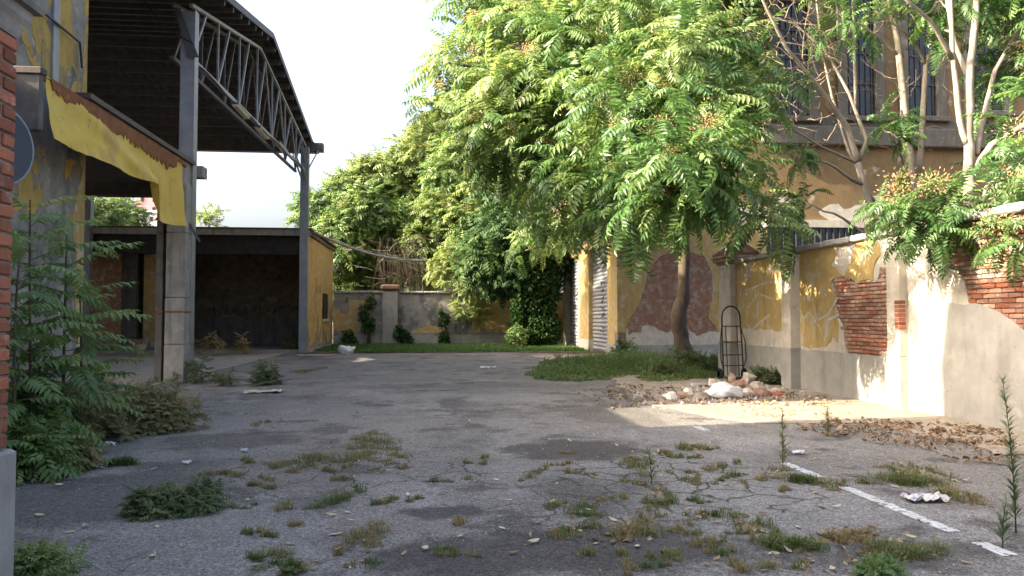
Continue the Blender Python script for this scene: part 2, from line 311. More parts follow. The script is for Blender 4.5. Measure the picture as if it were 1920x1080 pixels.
l_ivy = leafmat('ivy_leaf', (.014,.035,.010), (.025,.055,.014), (.06,.10,.02), trans=.2, rough=.75, spec=.1)
l_grass = leafmat('grass_blade', (.040,.085,.022), (.085,.13,.038), (.23,.18,.085), trans=.3, rough=.6, spec=.25)
l_dry = leafmat('dry_herb', (.13,.145,.06), (.21,.19,.09), (.32,.24,.13), trans=.25, rough=.7, spec=.2)
l_weed = leafmat('weed_leaf', (.042,.072,.032), (.085,.12,.048), (.19,.17,.075), trans=.25, rough=.6, spec=.25)
l_seed = leafmat('seed_cluster', (.40,.36,.17), (.40,.32,.15), (.38,.26,.12), trans=.4, rough=.7, spec=.2)
l_fall = leafmat('fallen_leaf', (.36,.30,.19), (.25,.165,.085), (.12,.07,.035), trans=.15, rough=.6)
l_fallp = leafmat('pale_fallen_leaf', (.50,.47,.33), (.44,.38,.21), (.27,.31,.14), trans=.15, rough=.55)
l_herb = leafmat('lush_grass', (.042,.100,.022), (.078,.150,.036), (.17,.18,.07), trans=.32, rough=.55, spec=.3)

# ------------------------------------------------------------------ the ground
g = MB(); g.sheet(lambda u, v: (-600+1200*u, -200+1200*v, -.06), 8, 8)
obj('ground', g, m_dirt, kind='structure')
g = MB(); g.sheet(lambda u, v: (-6.4+14.4*u, -6+41*v, gz(-6.4+14.4*u, -6+41*v)), 58, 164)
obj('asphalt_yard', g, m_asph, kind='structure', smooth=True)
g = MB(); g.sheet(lambda u, v: (-24+17.6*u, 12+23.6*v, .012+gz(-24+17.6*u, 12+23.6*v)), 36, 40)
obj('concrete_apron', g, m_conc, kind='structure', smooth=True)
g = MB()
g.skin((0,0,0), (1,0,0), (0,1,0), (0,0,1), -6, 7.4, 33.6, 45, lambda u, v: (v-35.0)*.6+.5*fb(u, v, .7, 2)+(.5 if u > 4 else 0), .4, .03, .02)
obj('soil_strip', g, m_dirt, kind='structure')
def f_verge(u, v):     # bare verge along the right wall and under the tree
    lim = 6.4 if v < 11 else 4.2+.25*max(0, 13.5-v)
    lim = max(lim, 3.6) if v > 15 else lim
    return (u-lim)*.7+.55*fb(u, v, .55, 5)
g = MB(); g.skin((0,0,0.006), (1,0,0), (0,1,0), (0,0,1), 2.0, 8.0, 8.2, 32, f_verge, .2, .014, .012)
obj('leafy_verge', g, m_sand, kind='structure')
g = MB(); g.skin((0,0,-.03), (1,0,0), (0,1,0), (0,0,1), 8.28, 30, 4, 30.3, lambda u, v: 1, 2.2, .03, .02)
obj('neighbour_yard', g, m_dirt, kind='structure')
# worn parking line
t = empty('parking_line', (3.75, 7, 0), kind='structure')
for a, b in ((4.72, 5.08), (5.28, 6.85), (7.2, 8.05), (10.35, 10.85)):
    g = MB(); g.skin((0,0,.004), (1,0,0), (0,1,0), (0,0,1), 3.66, 3.84, a, b, lambda u, v: min(.060-abs(u-3.75), (b-a)/2-.03-abs(v-(a+b)/2), .022+.07*fb(u, v, 26, a))+.010*fb(u, v, 30, a), .022, .003, .001)
    for i, q in enumerate(g.v): g.v[i] = (q[0], q[1], q[2]+gz(q[0], q[1]))
    obj('paint_stripe', g, m_line, t)

# ------------------------------------------------------------------ left side: unseen shade building, tall corner pier, low flat roof
XL = -6.46
t = empty('unseen_shade_building', (XL-3, 3, 0), 'unseen grey building by the gate, added to shade the near yard', 'building')  # unseen; added for its shade, kept thin so sun reaches the patch
obj('wall', MB().box(-8.6, XL, -9, 9.5, 0, 10.0), m_plold, t)
obj('cornice', MB().box(-8.7, XL+.12, -9.2, 9.52, 10.003, 10.12), m_conc, t)
obj('sun_gap_wall', MB().box(-8.6, XL-.02, 9.503, 12.197, 0, 5.3), m_plold, t)  # low unseen wall, height set to shape the sunlit ground patch
t = empty('plastered_corner_building', (XL-2, 13, 0), 'peeling yellow and grey plastered building corner behind the yellow awning', 'building')
obj('wall', MB().box(-12, XL, 12.2, 15.0, 0, 10.0), m_plold, t)
g = MB(); g.skin((XL,0,0), (0,1,0), (0,0,1), (1,0,0), 12.2, 15.0, 3.2, 9.99, lambda u, v: -.07+(.12 if v > 5.4 else 0)+.45*fb(u, v, .9, 3)+.25*fb(u, v, 3, 8)+(.35 if u > 14.85 else 0), .07, .008, .002)
obj('peeling_paint', g, m_plyold, t)
g = MB(); g.skin((XL,0,0), (0,1,0), (0,0,1), (1,0,0), 14.5, 15.0, .3, 5.2, lambda u, v: .02+.3*fb(u, v, 1.1, 13)+(u-14.75)*.9, .06, .014, .003)
obj('peeling_edge', g, m_plyel, t)
q0, q1 = at(97, -30, X=XL), at(118, 165, X=XL)
obj('metal_strap', MB().box(XL+.005, XL+.05, q0.y, q0.y+.22, q1.z, 9.6), m_steel, t)
cb = [at(40, -20, X=XL+.08), at(75, 18, X=XL+.08), at(120, 55, X=XL+.08), at(150, 80, X=XL+.1), at(154, 128, X=XL+.08)]
obj('cable', MB().tube(cb, .022, 5), m_black, t)
# low flat roof on the column: soffit, fascia, flashing
t = empty('flat_roof_canopy', (XL-3, 18, 0), 'low flat concrete roof with dark flashing, held by the concrete column', 'roof')
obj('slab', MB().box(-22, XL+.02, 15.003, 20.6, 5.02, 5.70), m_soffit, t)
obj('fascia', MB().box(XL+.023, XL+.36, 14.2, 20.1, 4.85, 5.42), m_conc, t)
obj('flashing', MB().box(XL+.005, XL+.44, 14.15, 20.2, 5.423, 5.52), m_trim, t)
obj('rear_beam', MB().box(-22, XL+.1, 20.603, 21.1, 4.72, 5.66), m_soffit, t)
a = at(362, 312, Y=20.75); b = at(382, 333, Y=20.75)
obj('beam_stub', MB().box(XL+.103, b.x, 20.65, 21.05, b.z, a.z), m_conc, t)
# concrete column, its shutter post
t = empty('concrete_column', (-6.5, 18.9, 0), 'jointed concrete column with a rusty strap under the yellow awning', 'column')
a = at(306, 715, Y=19.3); cr = at(344, 715, Y=19.3).x
obj('shaft', MB().box(a.x, cr, 19.3, 19.75, 0, .92, .015), m_conc, t)
for k, (z0, z1) in enumerate(((.93, 2.05), (2.058, 3.62), (3.628, 4.84))):
    obj('shaft_block', MB().box(a.x+.006*k+.004, cr-.006, 19.306, 19.744, z0, z1, .012), m_conc, t)
obj('strap', MB().box(a.x-.01, cr+.012, 19.285, 19.765, 1.69, 1.73), m_rust, t)
q = at(289, 690, Y=19.4); q2 = at(302, 690, Y=19.4)
for z0, z1 in ((0, 1.66), (1.665, 2.6), (2.605, 3.6), (3.605, 5.0)):
    obj('guide_post', MB().box(q.x, q2.x, 19.4, 19.7, z0, z1, .008), m_concd, t)
obj('guide_strap', MB().box(q.x-.012, q2.x+.012, 19.388, 19.71, 1.69, 1.735), m_rust, t)
# yellow awning valance on a rusty bar
t = empty('awning', (-5.95, 15.5, 5), 'faded yellow awning valance hanging from a long rusty bar', 'awning')
A0, A1 = at(80, 150, X=-5.95), at(340, 303, X=-5.95)
y0, y1 = A0.y, A1.y
zt = lambda y: 5.24
obj('rust_bar', MB().tube([(-5.97, y0-.15, zt(0)), (-5.97, (y0+y1)/2, zt(0)+.01), (-5.97, y1+.35, zt(0)-.02)], .045, 8), m_rust, t, smooth=True)
g = MB(); g.skin((-5.91,0,0), (0,1,0), (0,0,1), (1,0,0), y0+.05, y1, 4.82, 5.27, lambda u, v: (v-5.07+.10*(u-y0)/(y1-y0))*.8+.16*fb(u, v*.5, 1.1, 7)+.10*fb(u*2, v, 4, 7)-.03, .03, .006, .003)
obj('rust_crust', g, m_rust, t)
def cloth(u, v):
    y = y0+.06+(y1-y0-.06)*u
    drop = .97-.04*u+.012*math.sin(u*17)
    fl = min(1, max(0, (u-.655)/.012))
    drop += fl*(.76-.40*(u-.66))
    x = -5.93+.12*v*v+.02*math.sin(u*19+1.5*v)*v+.012*math.sin(u*41)*v*v+.10*math.exp(-((u-.12-.55*v)/.10)**2)*v
    x += .05*noise.noise(Vector((u*9, v*3, 2)))*v
    return (x, y+.02*v*math.sin(u*9), zt(y)+.03-drop*v+.012*noise.noise(Vector((u*30, 0, 5)))*v)
obj('valance', MB().sheet(cloth, 120, 22), m_fab, t, smooth=True)
obj('end_cap', MB().box(-6.42, -5.86, y0-.23, y0-.12, 4.35, 5.27, .03), m_concd, t)
obj('end_cap_bracket', MB().box(-6.44, -5.84, y0-.26, y0-.08, 5.20, 5.32, .02), m_trim, t)
f0 = at(345, 408, X=-5.9)
def flap(u, v):
    return (-5.92-.5*u, y1-.02-.05*u-.5*v*(1-.4*u), f0.z-.02+.06*u-.18*v*(.5+.5*u))
obj('torn_flap', MB().sheet(flap, 6, 6), m_fab, t, smooth=True)
a, b = at(348, 400, Y=19.6), at(372, 452, Y=19.6)
obj('broken_arm', MB().bar((a.x-.1, 19.5, a.z+.1), (b.x, 19.7, b.z), .07, .05), m_steeld, t)

# ------------------------------------------------------------------ big steel canopy: posts, trusses along Y, purlins along X
XC = -6.1
def xc(y): return -6.23+(y-20.25)*.0275
t = empty('steel_canopy', (-13, 27.2, 0), 'tall open steel canopy with dark corrugated gable roof and lattice trusses', 'canopy')
YN, YM, YF, ZE, ZR = 18.2, 27.3, 36.3, 9.62, 11.35
def roofz(y): return ZR-(ZR-ZE)*abs(y-YM)/(YF-YM if y > YM else YM-YN)
for ya, yb in ((YN, YM), (YM, YF)):
    g = MB(); n = 17*10
    def cor(u, v, ya=ya, yb=yb):
        x = -22.6+17.0*u; y = ya+(yb-ya)*v
        return (x, y, roofz(y)+.06+.03*math.sin(x*2*math.pi/.34))
    g.sheet(cor, 400, 1); obj('roof_sheet', g, m_sheet, t)
    g = MB(); g.sheet(lambda u, v: (lambda p: (p[0], p[1], p[2]+.012))(cor(u, v)), 400, 1); obj('roof_top', g, m_sheet, t)
    g = MB(); g.bar((-5.60, ya, roofz(ya)+.04), (-5.60, yb, roofz(yb)+.04), .04, .20); obj('verge_trim', g, m_steeld, t)
for sgn, ya, yb in ((1, YN, YM), (-1, YF, YM)):
    for k in range(10):
        y = ya+(yb-ya)*(k+.35)/10; z = roofz(y)
        obj('purlin', MB().box(-22.5, -5.64, y-.04, y+.04, z-.21, z-.003), m_steeld, t)
for xt in (XC, XC-.45):
    tr = MB()
    zb = 8.22
    o_ = xt-XC
    tr.bar((xc(20.3)+o_, 20.3, zb), (xc(35.7)+o_, 35.7, zb), .10, .10)
    for ya, yb in ((20.3, YM), (35.7, YM)):
        tr.bar((xc(ya)+o_, ya, roofz(ya)-.42), (xc(yb)+o_, yb, roofz(yb)-.42), .09, .09)
    tm = obj('truss', tr, m_steeld if xt != XC else m_steel, t)
    ys = [20.4+2.18*k for k in range(8)]
    for k, y in enumerate(ys):
        if k: obj('truss_post', MB().bar((xc(y)+o_, y, zb+.05), (xc(y)+o_, y, roofz(min(y, 35.6))-.46), .055, .055), m_steel if xt == XC else m_steeld, tm)
        if k < 7:
            yy = y+1.08; obj('truss_diagonal', MB().bar((xc(y)+o_, y+.04, zb+.05), (xc(yy)+o_, yy, roofz(yy)-.46), .055, .07), m_steel if xt == XC else m_steeld, tm)
            if k > 2: obj('truss_diagonal', MB().bar((xc(yy)+o_, yy+.03, roofz(yy)-.46), (xc(y+2)+o_, y+2.14, zb+.05), .045, .05), m_steel if xt == XC else m_steeld, tm)
obj('far_eave_beam', MB().box(-22.5, -5.5, 35.95, 36.15, 9.16, 9.66), m_steeld, t)
obj('far_gutter', MB().box(-22.5, -5.35, 36.16, 36.5, 9.20, 9.46), m_steeld, t)
def post(x, y, ztop, mt):
    p = obj('post', MB().box(x-.16, x+.16, y-.012, y+.012, 0, ztop), mt, t)
    obj('flange', MB().box(x-.175, x-.161, y-.16, y+.16, 0, ztop), mt, p)
    obj('flange', MB().box(x+.161, x+.175, y-.16, y+.16, 0, ztop), mt, p)
    obj('cover_plate', MB().box(x-.158, x+.158, y-.155, y-.143, .02, ztop-.05), mt, p)
for x in (0, -9.3): post(xc(20.25)+x, 20.25, 9.4, m_steel); post(xc(35.5)+x, 35.5, 9.3, m_steel)
for sx in (-1, 1):
    obj('knee_brace', MB().bar((xc(35)+sx*.1, 35.4, 7.8), (xc(34)+sx*.1, 34.2, 8.22), .06), m_steel, t)
    obj('knee_brace', MB().bar((xc(35.5)+sx*.17, 35.5, 8.35), (xc(35.5)+sx*.55, 35.7, 9.2), .05), m_steel, t)
obj('gutter_end', MB().box(-5.52, -5.1, 36.0, 36.45, 9.25, 9.62), m_steeld, t)
gs = [at(330, 60, Y=19.6), at(340, 100, Y=19.6), at(352, 50, Y=19.6)]
obj('gusset', MB().prism([(XC-.12, 8.15), (XC+.17, 8.15), (XC-.02, 8.6), (XC-.32, 9.4), (XC-.45, 9.4)], 'y', 20.02, 20.04), m_steeld, t)
cbl = [at(255, -20, Y=20.2), at(300, 40, Y=20.2), at(340, 70, Y=20.0), at(362, 82, Y=19.5)]
obj('cable', MB().tube(cbl, .018, 5), m_black, t)
# chord cable along the truss
obj('chord_cable', MB().tube([(xc(20.4+k*.85)+.09, 20.4+k*.85, 8.13+.05*math.sin(k*1.3)) for k in range(18)], .028, 5), m_black, t)
# unseen second canopy bay, added to shade the right wall
t2 = empty('unseen_shade_bay', (-14, 16, 9), 'unseen canopy bay added to block sun, above the plastered corner building', 'canopy')
obj('roof_sheet', MB().box(-24, -6.5, 11.95, 18.1, 10.02, 10.14), m_sheet, t2)
for k in range(6): obj('purlin', MB().box(-24, -6.52, 14.3+k*.7, 14.38+k*.7, 9.85, 10.017), m_steeld, t2)
obj('eave_beam', MB().box(-24, -6.5, 18.103, 18.19, 9.4, 10.1), m_steeld, t2)
# tube lamps under the truss
for k, (px, py) in enumerate(((452, 206), (492, 247), (527, 275))):
    c = at(px, py, X=-6.03)
    lab = ['nearest of three dusty tube lamps under the canopy truss', 'middle one of three dusty tube lamps under the canopy truss', 'farthest of three dusty tube lamps under the canopy truss'][k]
    L = empty('tube_lamp', (c.x, c.y, c.z), lab, 'lamp', 'tube lamps under the truss')
    obj('diffuser', MB().prism([(c.x-.11, c.z-.02), (c.x-.07, c.z-.10), (c.x+.07, c.z-.10), (c.x+.11, c.z-.02)], 'y', c.y-.75, c.y+.75), m_tube, L)
    obj('housing', MB().box(c.x-.12, c.x+.12, c.y-.78, c.y+.78, c.z-.018, c.z+.05, .012), m_steel, L)
    for s_ in (-.5, .5): obj('hanger', MB().box(c.x-.02, c.x+.02, c.y+s_-.02, c.y+s_+.02, c.z+.05, 8.17), m_steeld, L)

# ------------------------------------------------------------------ open shed at the back left
t = empty('open_shed', (-11, 40, 0), 'open fronted shed with dull brown interior and flat roof behind the steel posts', 'shed')
SY = 35.95; SX0, SX1 = -19.0, -5.72
obj('floor_slab', MB().box(SX0, SX1+.2, SY-.5, 45, .0, .14), m_conc, t)
obj('back_wall', MB().box(SX0, SX1-.35, 41.8, 42.1, .143, 5.3), m_shedwall, t)
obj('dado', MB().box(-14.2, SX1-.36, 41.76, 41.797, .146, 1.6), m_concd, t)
obj('yellow_band', MB().box(-14.2, SX1-.36, 41.775, 41.796, 1.75, 2.6), m_shedwall, t)
obj('side_wall', MB().box(SX0, SX0+.3, SY+.2, 41.797, .143, 5.3), m_brickd, t)
sw = obj('end_wall', MB().box(SX1-.34, SX1, SY+.1, 44.8, .143, 5.36), m_plold, t)
zf = lambda u, v: .12+.35*fb(u, v, .8, 21)+.15*fb(u, v, 3, 22)+(v-2.2)*.06
g = MB()
wy0, wy1 = at(604, 560, X=SX1).y, at(614, 560, X=SX1).y
wz0, wz1 = at(608, 598, X=SX1).z, at(608, 550, X=SX1).z
g.skin((SX1,0,0), (0,1,0), (0,0,1), (1,0,0), SY+.1, 44.8, .3, 5.34, lambda u, v: min(zf(u, v), max(abs(u-(wy0+wy1)/2)-(wy1-wy0)/2, abs(v-(wz0+wz1)/2)-(wz1-wz0)/2)*2), .1, .02, .004)
obj('yellow_coat', g, m_plyel, sw)
obj('window_opening', MB().box(SX1+.003, SX1+.012, wy0, wy1, wz0, wz1), m_dark, sw)
obj('window_grille', MB().box(SX1+.013, SX1+.03, (wy0+wy1)/2-.03, (wy0+wy1)/2+.03, wz0, wz1), m_rust, sw)
obj('window_sill', MB().box(SX1+.003, SX1+.12, wy0-.1, wy1+.1, wz0-.12, wz0-.003), m_plcream, sw)
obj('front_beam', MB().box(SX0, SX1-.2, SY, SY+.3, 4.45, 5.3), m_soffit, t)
obj('roof', MB().box(SX0-.2, SX1+.12, SY-.35, 45.1, 5.363, 5.52), m_concd, t)
obj('roof_fascia', MB().box(SX0-.2, SX1+.16, SY-.42, SY-.353, 5.28, 5.56), m_conc, t)
obj('roof_edge', MB().box(SX0-.2, SX1+.22, SY-.5, 45.2, 5.563, 5.62), m_trim, t)
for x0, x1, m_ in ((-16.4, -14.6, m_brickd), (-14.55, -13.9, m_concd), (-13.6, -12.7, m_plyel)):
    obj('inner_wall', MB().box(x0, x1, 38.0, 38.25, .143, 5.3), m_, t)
for (px, py, s_) in ((425, 583, 1.0), (478, 583, 1.1)):
    c = at(px, py, Y=41.75); g = MB()
    for k in range(7):
        x = c.x-.9*s_+k*.3*s_; pts = [(x+rnd(-.1,.1), 41.745, c.z+rnd(-.3,.3)) for _ in range(4)]; g.tube(pts, .035, 4)
    obj('wall_scrawl', g, m_grafd, t)
# heap in the shed
t = empty('rubbish_heap', (-12.6, 37.2, .14), 'low heap of broken bricks and debris at the shed floor', 'heap')
for k in range(16):
    x, y = -12.9+random.gauss(0, .6), 37.1+random.gauss(0, .35); s_ = rnd(.12, .3)
    obj('debris', MB().box(x-s_, x+s_, y-s_*.6, y+s_*.6, .14, .16+s_*rnd(.5, 1.6), .03), random.choice([m_brickd, m_stone, m_conc]), t)

# ------------------------------------------------------------------ back yard wall
YB = 45.0
t = empty('back_yard_wall', (0, YB, 0), 'low yellow and grey plastered wall with coping across the far end', 'wall')
obj('wall', MB().box(-5.7, 9, YB, YB+.3, 0, 2.98), m_plold, t)
g = MB(); g.skin((0,YB,0), (1,0,0), (0,0,1), (0,-1,0), -5.7, 9, .7, 2.6, lambda u, v: -.14+.55*fb(u, v, .45, 31)+.2*fb(u, v, 2, 32)+(.5 if u > 2.2 else 0)+(.2 if -4.8 < u < -3.3 else 0), .12, .012, .003)
obj('yellow_paint', g, m_plyel, t)
g = MB(); g.skin((0,YB,0), (1,0,0), (0,0,1), (0,-1,0), -5.7, 9, .02, .75, lambda u, v: .6-v+.12*fb(u, v, 1.3, 35), .15, .05, .01); obj('plinth', g, m_plgrey, t)
for k in range(20):
    x = -5.7+k*.735; 
    obj('coping_stone', MB().box(x+.006, x+.728, YB-.1, YB+.4, 2.985+rnd(0,.02), 3.13+rnd(-.01,.02), .03), m_conc, t)
bx = at(732, 545, Y=YB).x
obj('pier', MB().box(bx-.42, bx+.42, YB-.22, YB-.003, 0, 3.1), m_plgrey, t)
obj('pier_cap', MB().box(bx-.55, bx+.55, YB-.35, YB+.45, 3.16, 3.5, .1), m_brickd, t)

t = empty('unseen_sun_block', (-26, 30, 0), 'unseen hall added to keep sun from under the steel canopy', 'building')  # unseen; added to stop sun entering under the canopy
obj('wall', MB().box(-30, -23.2, 15, 47, 0, 11), m_plold, t)
obj('roof', MB().box(-30.3, -23.0, 14.7, 47.3, 11.003, 11.3), m_concd, t)

# ------------------------------------------------------------------ ochre building on the right: corner at X 7.3, front wall Y 30.3
XR, YR = 7.3, 30.3
t = empty('ochre_building', (12, 33, 0), 'large ochre building with tall barred windows and peeling plaster behind the trees', 'building')
ps = [(32.1, 35.9), (38.4, 42.0)]
obj('front_wall', MB().box(XR+.02, 34, YR+.02, YR+.4, 0, 16.5), m_mort, t)
side = obj('side_wall', MB().box(XR, XR+.4, YR+.41, 32.1, 0, 16.5), m_plyel, t)
obj('side_pier', MB().box(XR-.03, XR+.4, 35.9, 38.4, .55, 4.75), m_plyel, t)
obj('side_pier_foot', MB().box(XR-.05, XR+.4, 35.88, 38.42, 0, .547), m_plcream, t)
obj('end_pier', MB().box(XR-.06, XR+.4, 42.0, 42.9, 0, 4.75), m_plcream, t)
obj('side_lintel', MB().box(XR-.01, XR+.4, 32.103, 44.5, 4.753, 16.5), m_plor, t)
obj('core', MB().box(XR+.5, 33.9, YR+.5, 44, 0, 16.4), m_plor, t)
obj('cantilever_slab', MB().box(5.45, XR-.012, 31.2, 43.5, 6.15, 6.75), m_plor, t)
obj('slab_edge', MB().box(5.38, XR-.013, 31.1, 43.6, 6.753, 6.95), m_conc, t)
obj('corner_strip', MB().box(XR-.015, XR+.34, YR-.035, YR+.405, .98, 16.5), m_plyel, t)
# front: plaster over brick, with the big bare patch right of the crack
PP = [(p.x, p.z) for p in (at(x, y, Y=YR) for x, y in ((1213,516),(1207,545),(1196,575),(1178,602),(1171,622),(1172,652),(1344,652),(1345,618),(1328,596),(1336,545),(1333,505),(1318,478),(1262,470),(1235,482)))]
g = MB(); g.skin((0,YR+.02,0), (1,0,0), (0,0,1), (0,-1,0), XR+.345, 14.0, .95, 6.0, lambda u, v: sdf(u, v, PP)+.06*fb(u, v, 3, 41)+.04*fb(u, v, 9, 42), .085, .05, .004)
obj('lower_plaster', g, m_plyel, t)
g = MB(); g.skin((0,YR+.02,0), (1,0,0), (0,0,1), (0,-1,0), XR+.345, 14.0, .4, 1.6, lambda u, v: .95-v+.35*fb(u, v, 1.2, 44)+(.25 if u > 8.3 and u < 10.5 else 0), .085, .058, .005)
obj('bare_render', g, m_plcream, t)
obj('plinth', MB().box(XR-.06, 33, YR-.09, YR+.015, 0, .5, .02), m_plgrey, t)
obj('plinth_return', MB().box(XR-.06, XR-.018, YR+.016, 32.1, 0, .5), m_plgrey, t)
obj('right_plaster', MB().box(14.003, 33, YR-.03, YR+.017, .95, 5.997), m_plor, t)
obj('upper_plaster', MB().box(XR+.345, 33.9, YR-.032, YR+.016, 6.0, 16.5), m_plor, t)
g = MB(); g.skin((0,YR-.032,0), (1,0,0), (0,0,1), (0,-1,0), 12.2, 22, 5.2, 7.6, lambda u, v: .2-.6*abs(v-5.9)+.5*fb(u, v, .8, 51), .12, .012, .003)
obj('pale_patch', g, m_plcream, t)
# bricks of the bare patch (too small to pick apart singly)
g = MB(); z = .55; r = 0
xs = [p[0] for p in PP]; zs = [p[1] for p in PP]
while z < max(zs):
    x = min(xs)-.2+(.13 if r % 2 else 0)
    while x < max(xs):
        if sdf(x+.12, z+.03, PP) < .12:
            o_ = rnd(0, .012); g.box(x, x+.245, YR-.008-o_, YR+.018, z, z+.06)
        x += .257
    z += .073; r += 1
obj('bare_bricks', g, m_brickd, t, kind='stuff')
# tall windows in pale stone surrounds
def tall_window(px0, px1, pyb, pyt):
    a, b = at(px0, pyb, Y=YR), at(px1, pyt, Y=YR)
    w_ = obj('window', MB().box(a.x, b.x, YR-.045, YR-.034, a.z, b.z), m_glass, t)
    s_ = .42
    for x0, x1 in ((a.x-s_, a.x-.003), (b.x+.003, b.x+s_)): obj('jamb', MB().box(x0, x1, YR-.22, YR-.034, a.z-.1, b.z+.02, .02), m_surr, w_)
    obj('lintel', MB().box(a.x-s_, b.x+s_, YR-.22, YR-.034, b.z+.023, b.z+.5, .02), m_surr, w_)
    obj('sill', MB().box(a.x-s_-.1, b.x+s_+.1, YR-.34, YR-.034, a.z-.32, a.z-.103, .03), m_surr, w_)
    n = 5
    for k in range(n):
        x = a.x+(b.x-a.x)*(k+.5)/n; obj('bar', MB().box(x-.02, x+.02, YR-.10, YR-.06, a.z, b.z), m_steeld, w_)
    for k in range(3):
        z_ = a.z+(b.z-a.z)*(k+1)/4; obj('cross_bar', MB().box(a.x, b.x, YR-.125, YR-.102, z_-.025, z_+.025), m_steeld, w_)
tall_window(1458, 1511, 215, 8); tall_window(1586, 1634, 215, -10); tall_window(1822, 1872, 205, 0); tall_window(1700, 1748, 215, 0)
a, b = at(1432, 270, Y=YR), at(1660, 240, Y=YR)
obj('panel_below_windows', MB().box(a.x, 24.5, YR-.12, YR-.036, b.z-.05, b.z+.35, .02), m_surr, t)
obj('string_course', MB().box(a.x-.2, 25, YR-.38, YR-.037, a.z-.05, b.z-.06, .05), m_surr, t)
a, b = at(1438, 480, Y=YR), at(1612, 428, Y=YR)
w_ = obj('low_window', MB().box(a.x, b.x, YR-.05, YR-.034, a.z-.8, b.z), m_glass, t)
for k in range(15):
    x = a.x+(b.x-a.x)*(k+.5)/15; obj('bar', MB().box(x-.022, x+.022, YR-.12, YR-.075, a.z-.8, b.z), m_steeld, w_)
obj('lintel', MB().box(a.x-.1, b.x+.1, YR-.16, YR-.036, b.z+.003, b.z+.3), m_plcream, w_)
# roller shutters
def slat_mesh(y0, y1):
    g = MB(); n = 6; prof = [(.05*math.sin(math.pi*k/n), .172*k/n) for k in range(n+1)]
    for k in range(n): 
        (a, z0), (b, z1) = prof[k], prof[k+1]
        g.add([(-a,y0,z0),(-a,y1,z0),(-b,y1,z1),(-b,y0,z1)], [(0,1,2,3)])
    me = g.mesh('slat'); me.materials.append(m_shut); return me
for i, (ya, yb) in enumerate(ps):
    s_ = empty('roller_shutter', (XR+.2, (ya+yb)/2, 0), ['nearer grey roller shutter beside the building corner, dark scrawl on it', 'farther grey roller shutter beside the overgrown end pier'][i], 'shutter', 'roller shutters on the ochre building')
    me = slat_mesh(ya-(ya+yb)/2+.02, yb-(ya+yb)/2-.02)
    for k in range(26): inst('slat', me, Matrix.Translation((XR+.2, (ya+yb)/2, .1+k*.176)), s_)
    obj('bottom_bar', MB().box(XR+.15, XR+.21, ya+.02, yb-.02, .02, .1), m_steeld, s_)
    obj('backing', MB().box(XR+.22, XR+.25, ya+.01, yb-.01, .02, 4.74), m_dark, s_)
    g = MB()
    yc = (ya+yb)/2-.2
    for k in range(9):
        z0 = .9+k*.27+rnd(-.05, .05); pts = [(XR+.145, yc+rnd(-.55, .55), z0+rnd(-.12, .12)) for _ in range(4)]
        g.tube(pts, .022, 4)
    obj('spray_scrawl', g, m_grafd, s_)

# ------------------------------------------------------------------ right yard wall
XW = 8.0; WY0, WY1 = 5.6, 19.8; ZT = 3.0
t = empty('right_yard_wall', (XW+.15, 13, 0), 'tall yard wall on the right, plaster fallen off bare red brick', 'wall')
obj('core', MB().box(XW+.02, XW+.30, WY0, WY1, 0, ZT), m_mort, t)
def wp(px, py): p = at(px, py, X=XW); return (p.y, p.z)
PA = [wp(*q) for q in ((1562,528),(1580,520),(1612,533),(1650,528),(1652,500),(1690,492),(1700,560),(1700,664),(1660,656),(1640,668),(1592,662),(1580,610))]
PB = [wp(*q) for q in ((1752,470),(1775,425),(1830,395),(2010,340),(2010,690),(1955,650),(1905,608),(1880,590),(1845,575),(1818,565),(1812,520),(1790,500))]
PC = [wp(*q) for q in ((1560,498),(1572,470),(1600,480),(1585,515))]
def sdb(u, v): return min(sdf(u, v, PA), sdf(u, v, PB))
NB = lambda u, v: .09*fb(u, v, 3.5, 61)+.045*fb(u, v, 11, 62)
P1a, P1b = 16.2, 16.63; P2a, P2b = 12.36, 12.72
coat = MB(); yel = MB(); gre = MB()
W = lambda m, u0, u1, v0, v1, f, c, th, off: m.skin((XW+.02-off,0,0), (0,1,0), (0,0,1), (-1,0,0), u0, u1, v0, v1, f, c, th, .004)
for u0, u1 in ((WY0, P2a), (P2b, P1a), (P1b, WY1)):
    W(coat, u0, u1, .86, ZT, lambda u, v: sdb(u, v)-.03+NB(u, v), .055, .032, 0)
obj('cream_plaster', coat, m_plcream, t)
def fy(u, v):
    if u < P2b-.001: return -1
    k = 1.27+.10*fb(u, v, 1.4, 66) if u > P1b else .95+.05*fb(u, v, 2, 66)
    e = v-k+.03*fb(u, v, 8, 67)
    e = min(e, sdb(u, v)-.05+NB(u, v), sdf(u, v, PC)+.08*fb(u, v, 4, 3))
    e = min(e, u-13.3+.35*fb(u, v, 1.2, 68) if v > 2.1 else u-14.6+.3*fb(u, v, 1.5, 69))
    return min(e, .36+.8*fb(u, v, 1.6, 70))
for u0, u1 in ((P2b, P1a), (P1b, WY1)): W(yel, u0, u1, .9, ZT, fy, .055, .010, .034)
obj('yellow_coat', yel, m_plyel, t)
yg = wp(1792, 560)
W(gre, WY0, 12.36, .86, 2.2, lambda u, v: min(1.82-.055*max(0, 11.9-u)-v+.04*fb(u, v, 2.5, 73), sdb(u, v)+.02, 11.6-u+.4*fb(u, v, 1, 74)), .055, .013, .034)  # grey render, also painting the wall's shade below the shadow line
obj('render_shade_patch', gre, m_plgrey, t)
pl = MB()
for u0, u1 in ((WY0, P2a), (P2b, P1a), (P1b, WY1)): W(pl, u0, u1, 0, .88, lambda u, v: .875-v+.02*fb(u, v, 3, 75)+.004, .09, .055, 0)
obj('plinth', pl, m_plgrey, t)
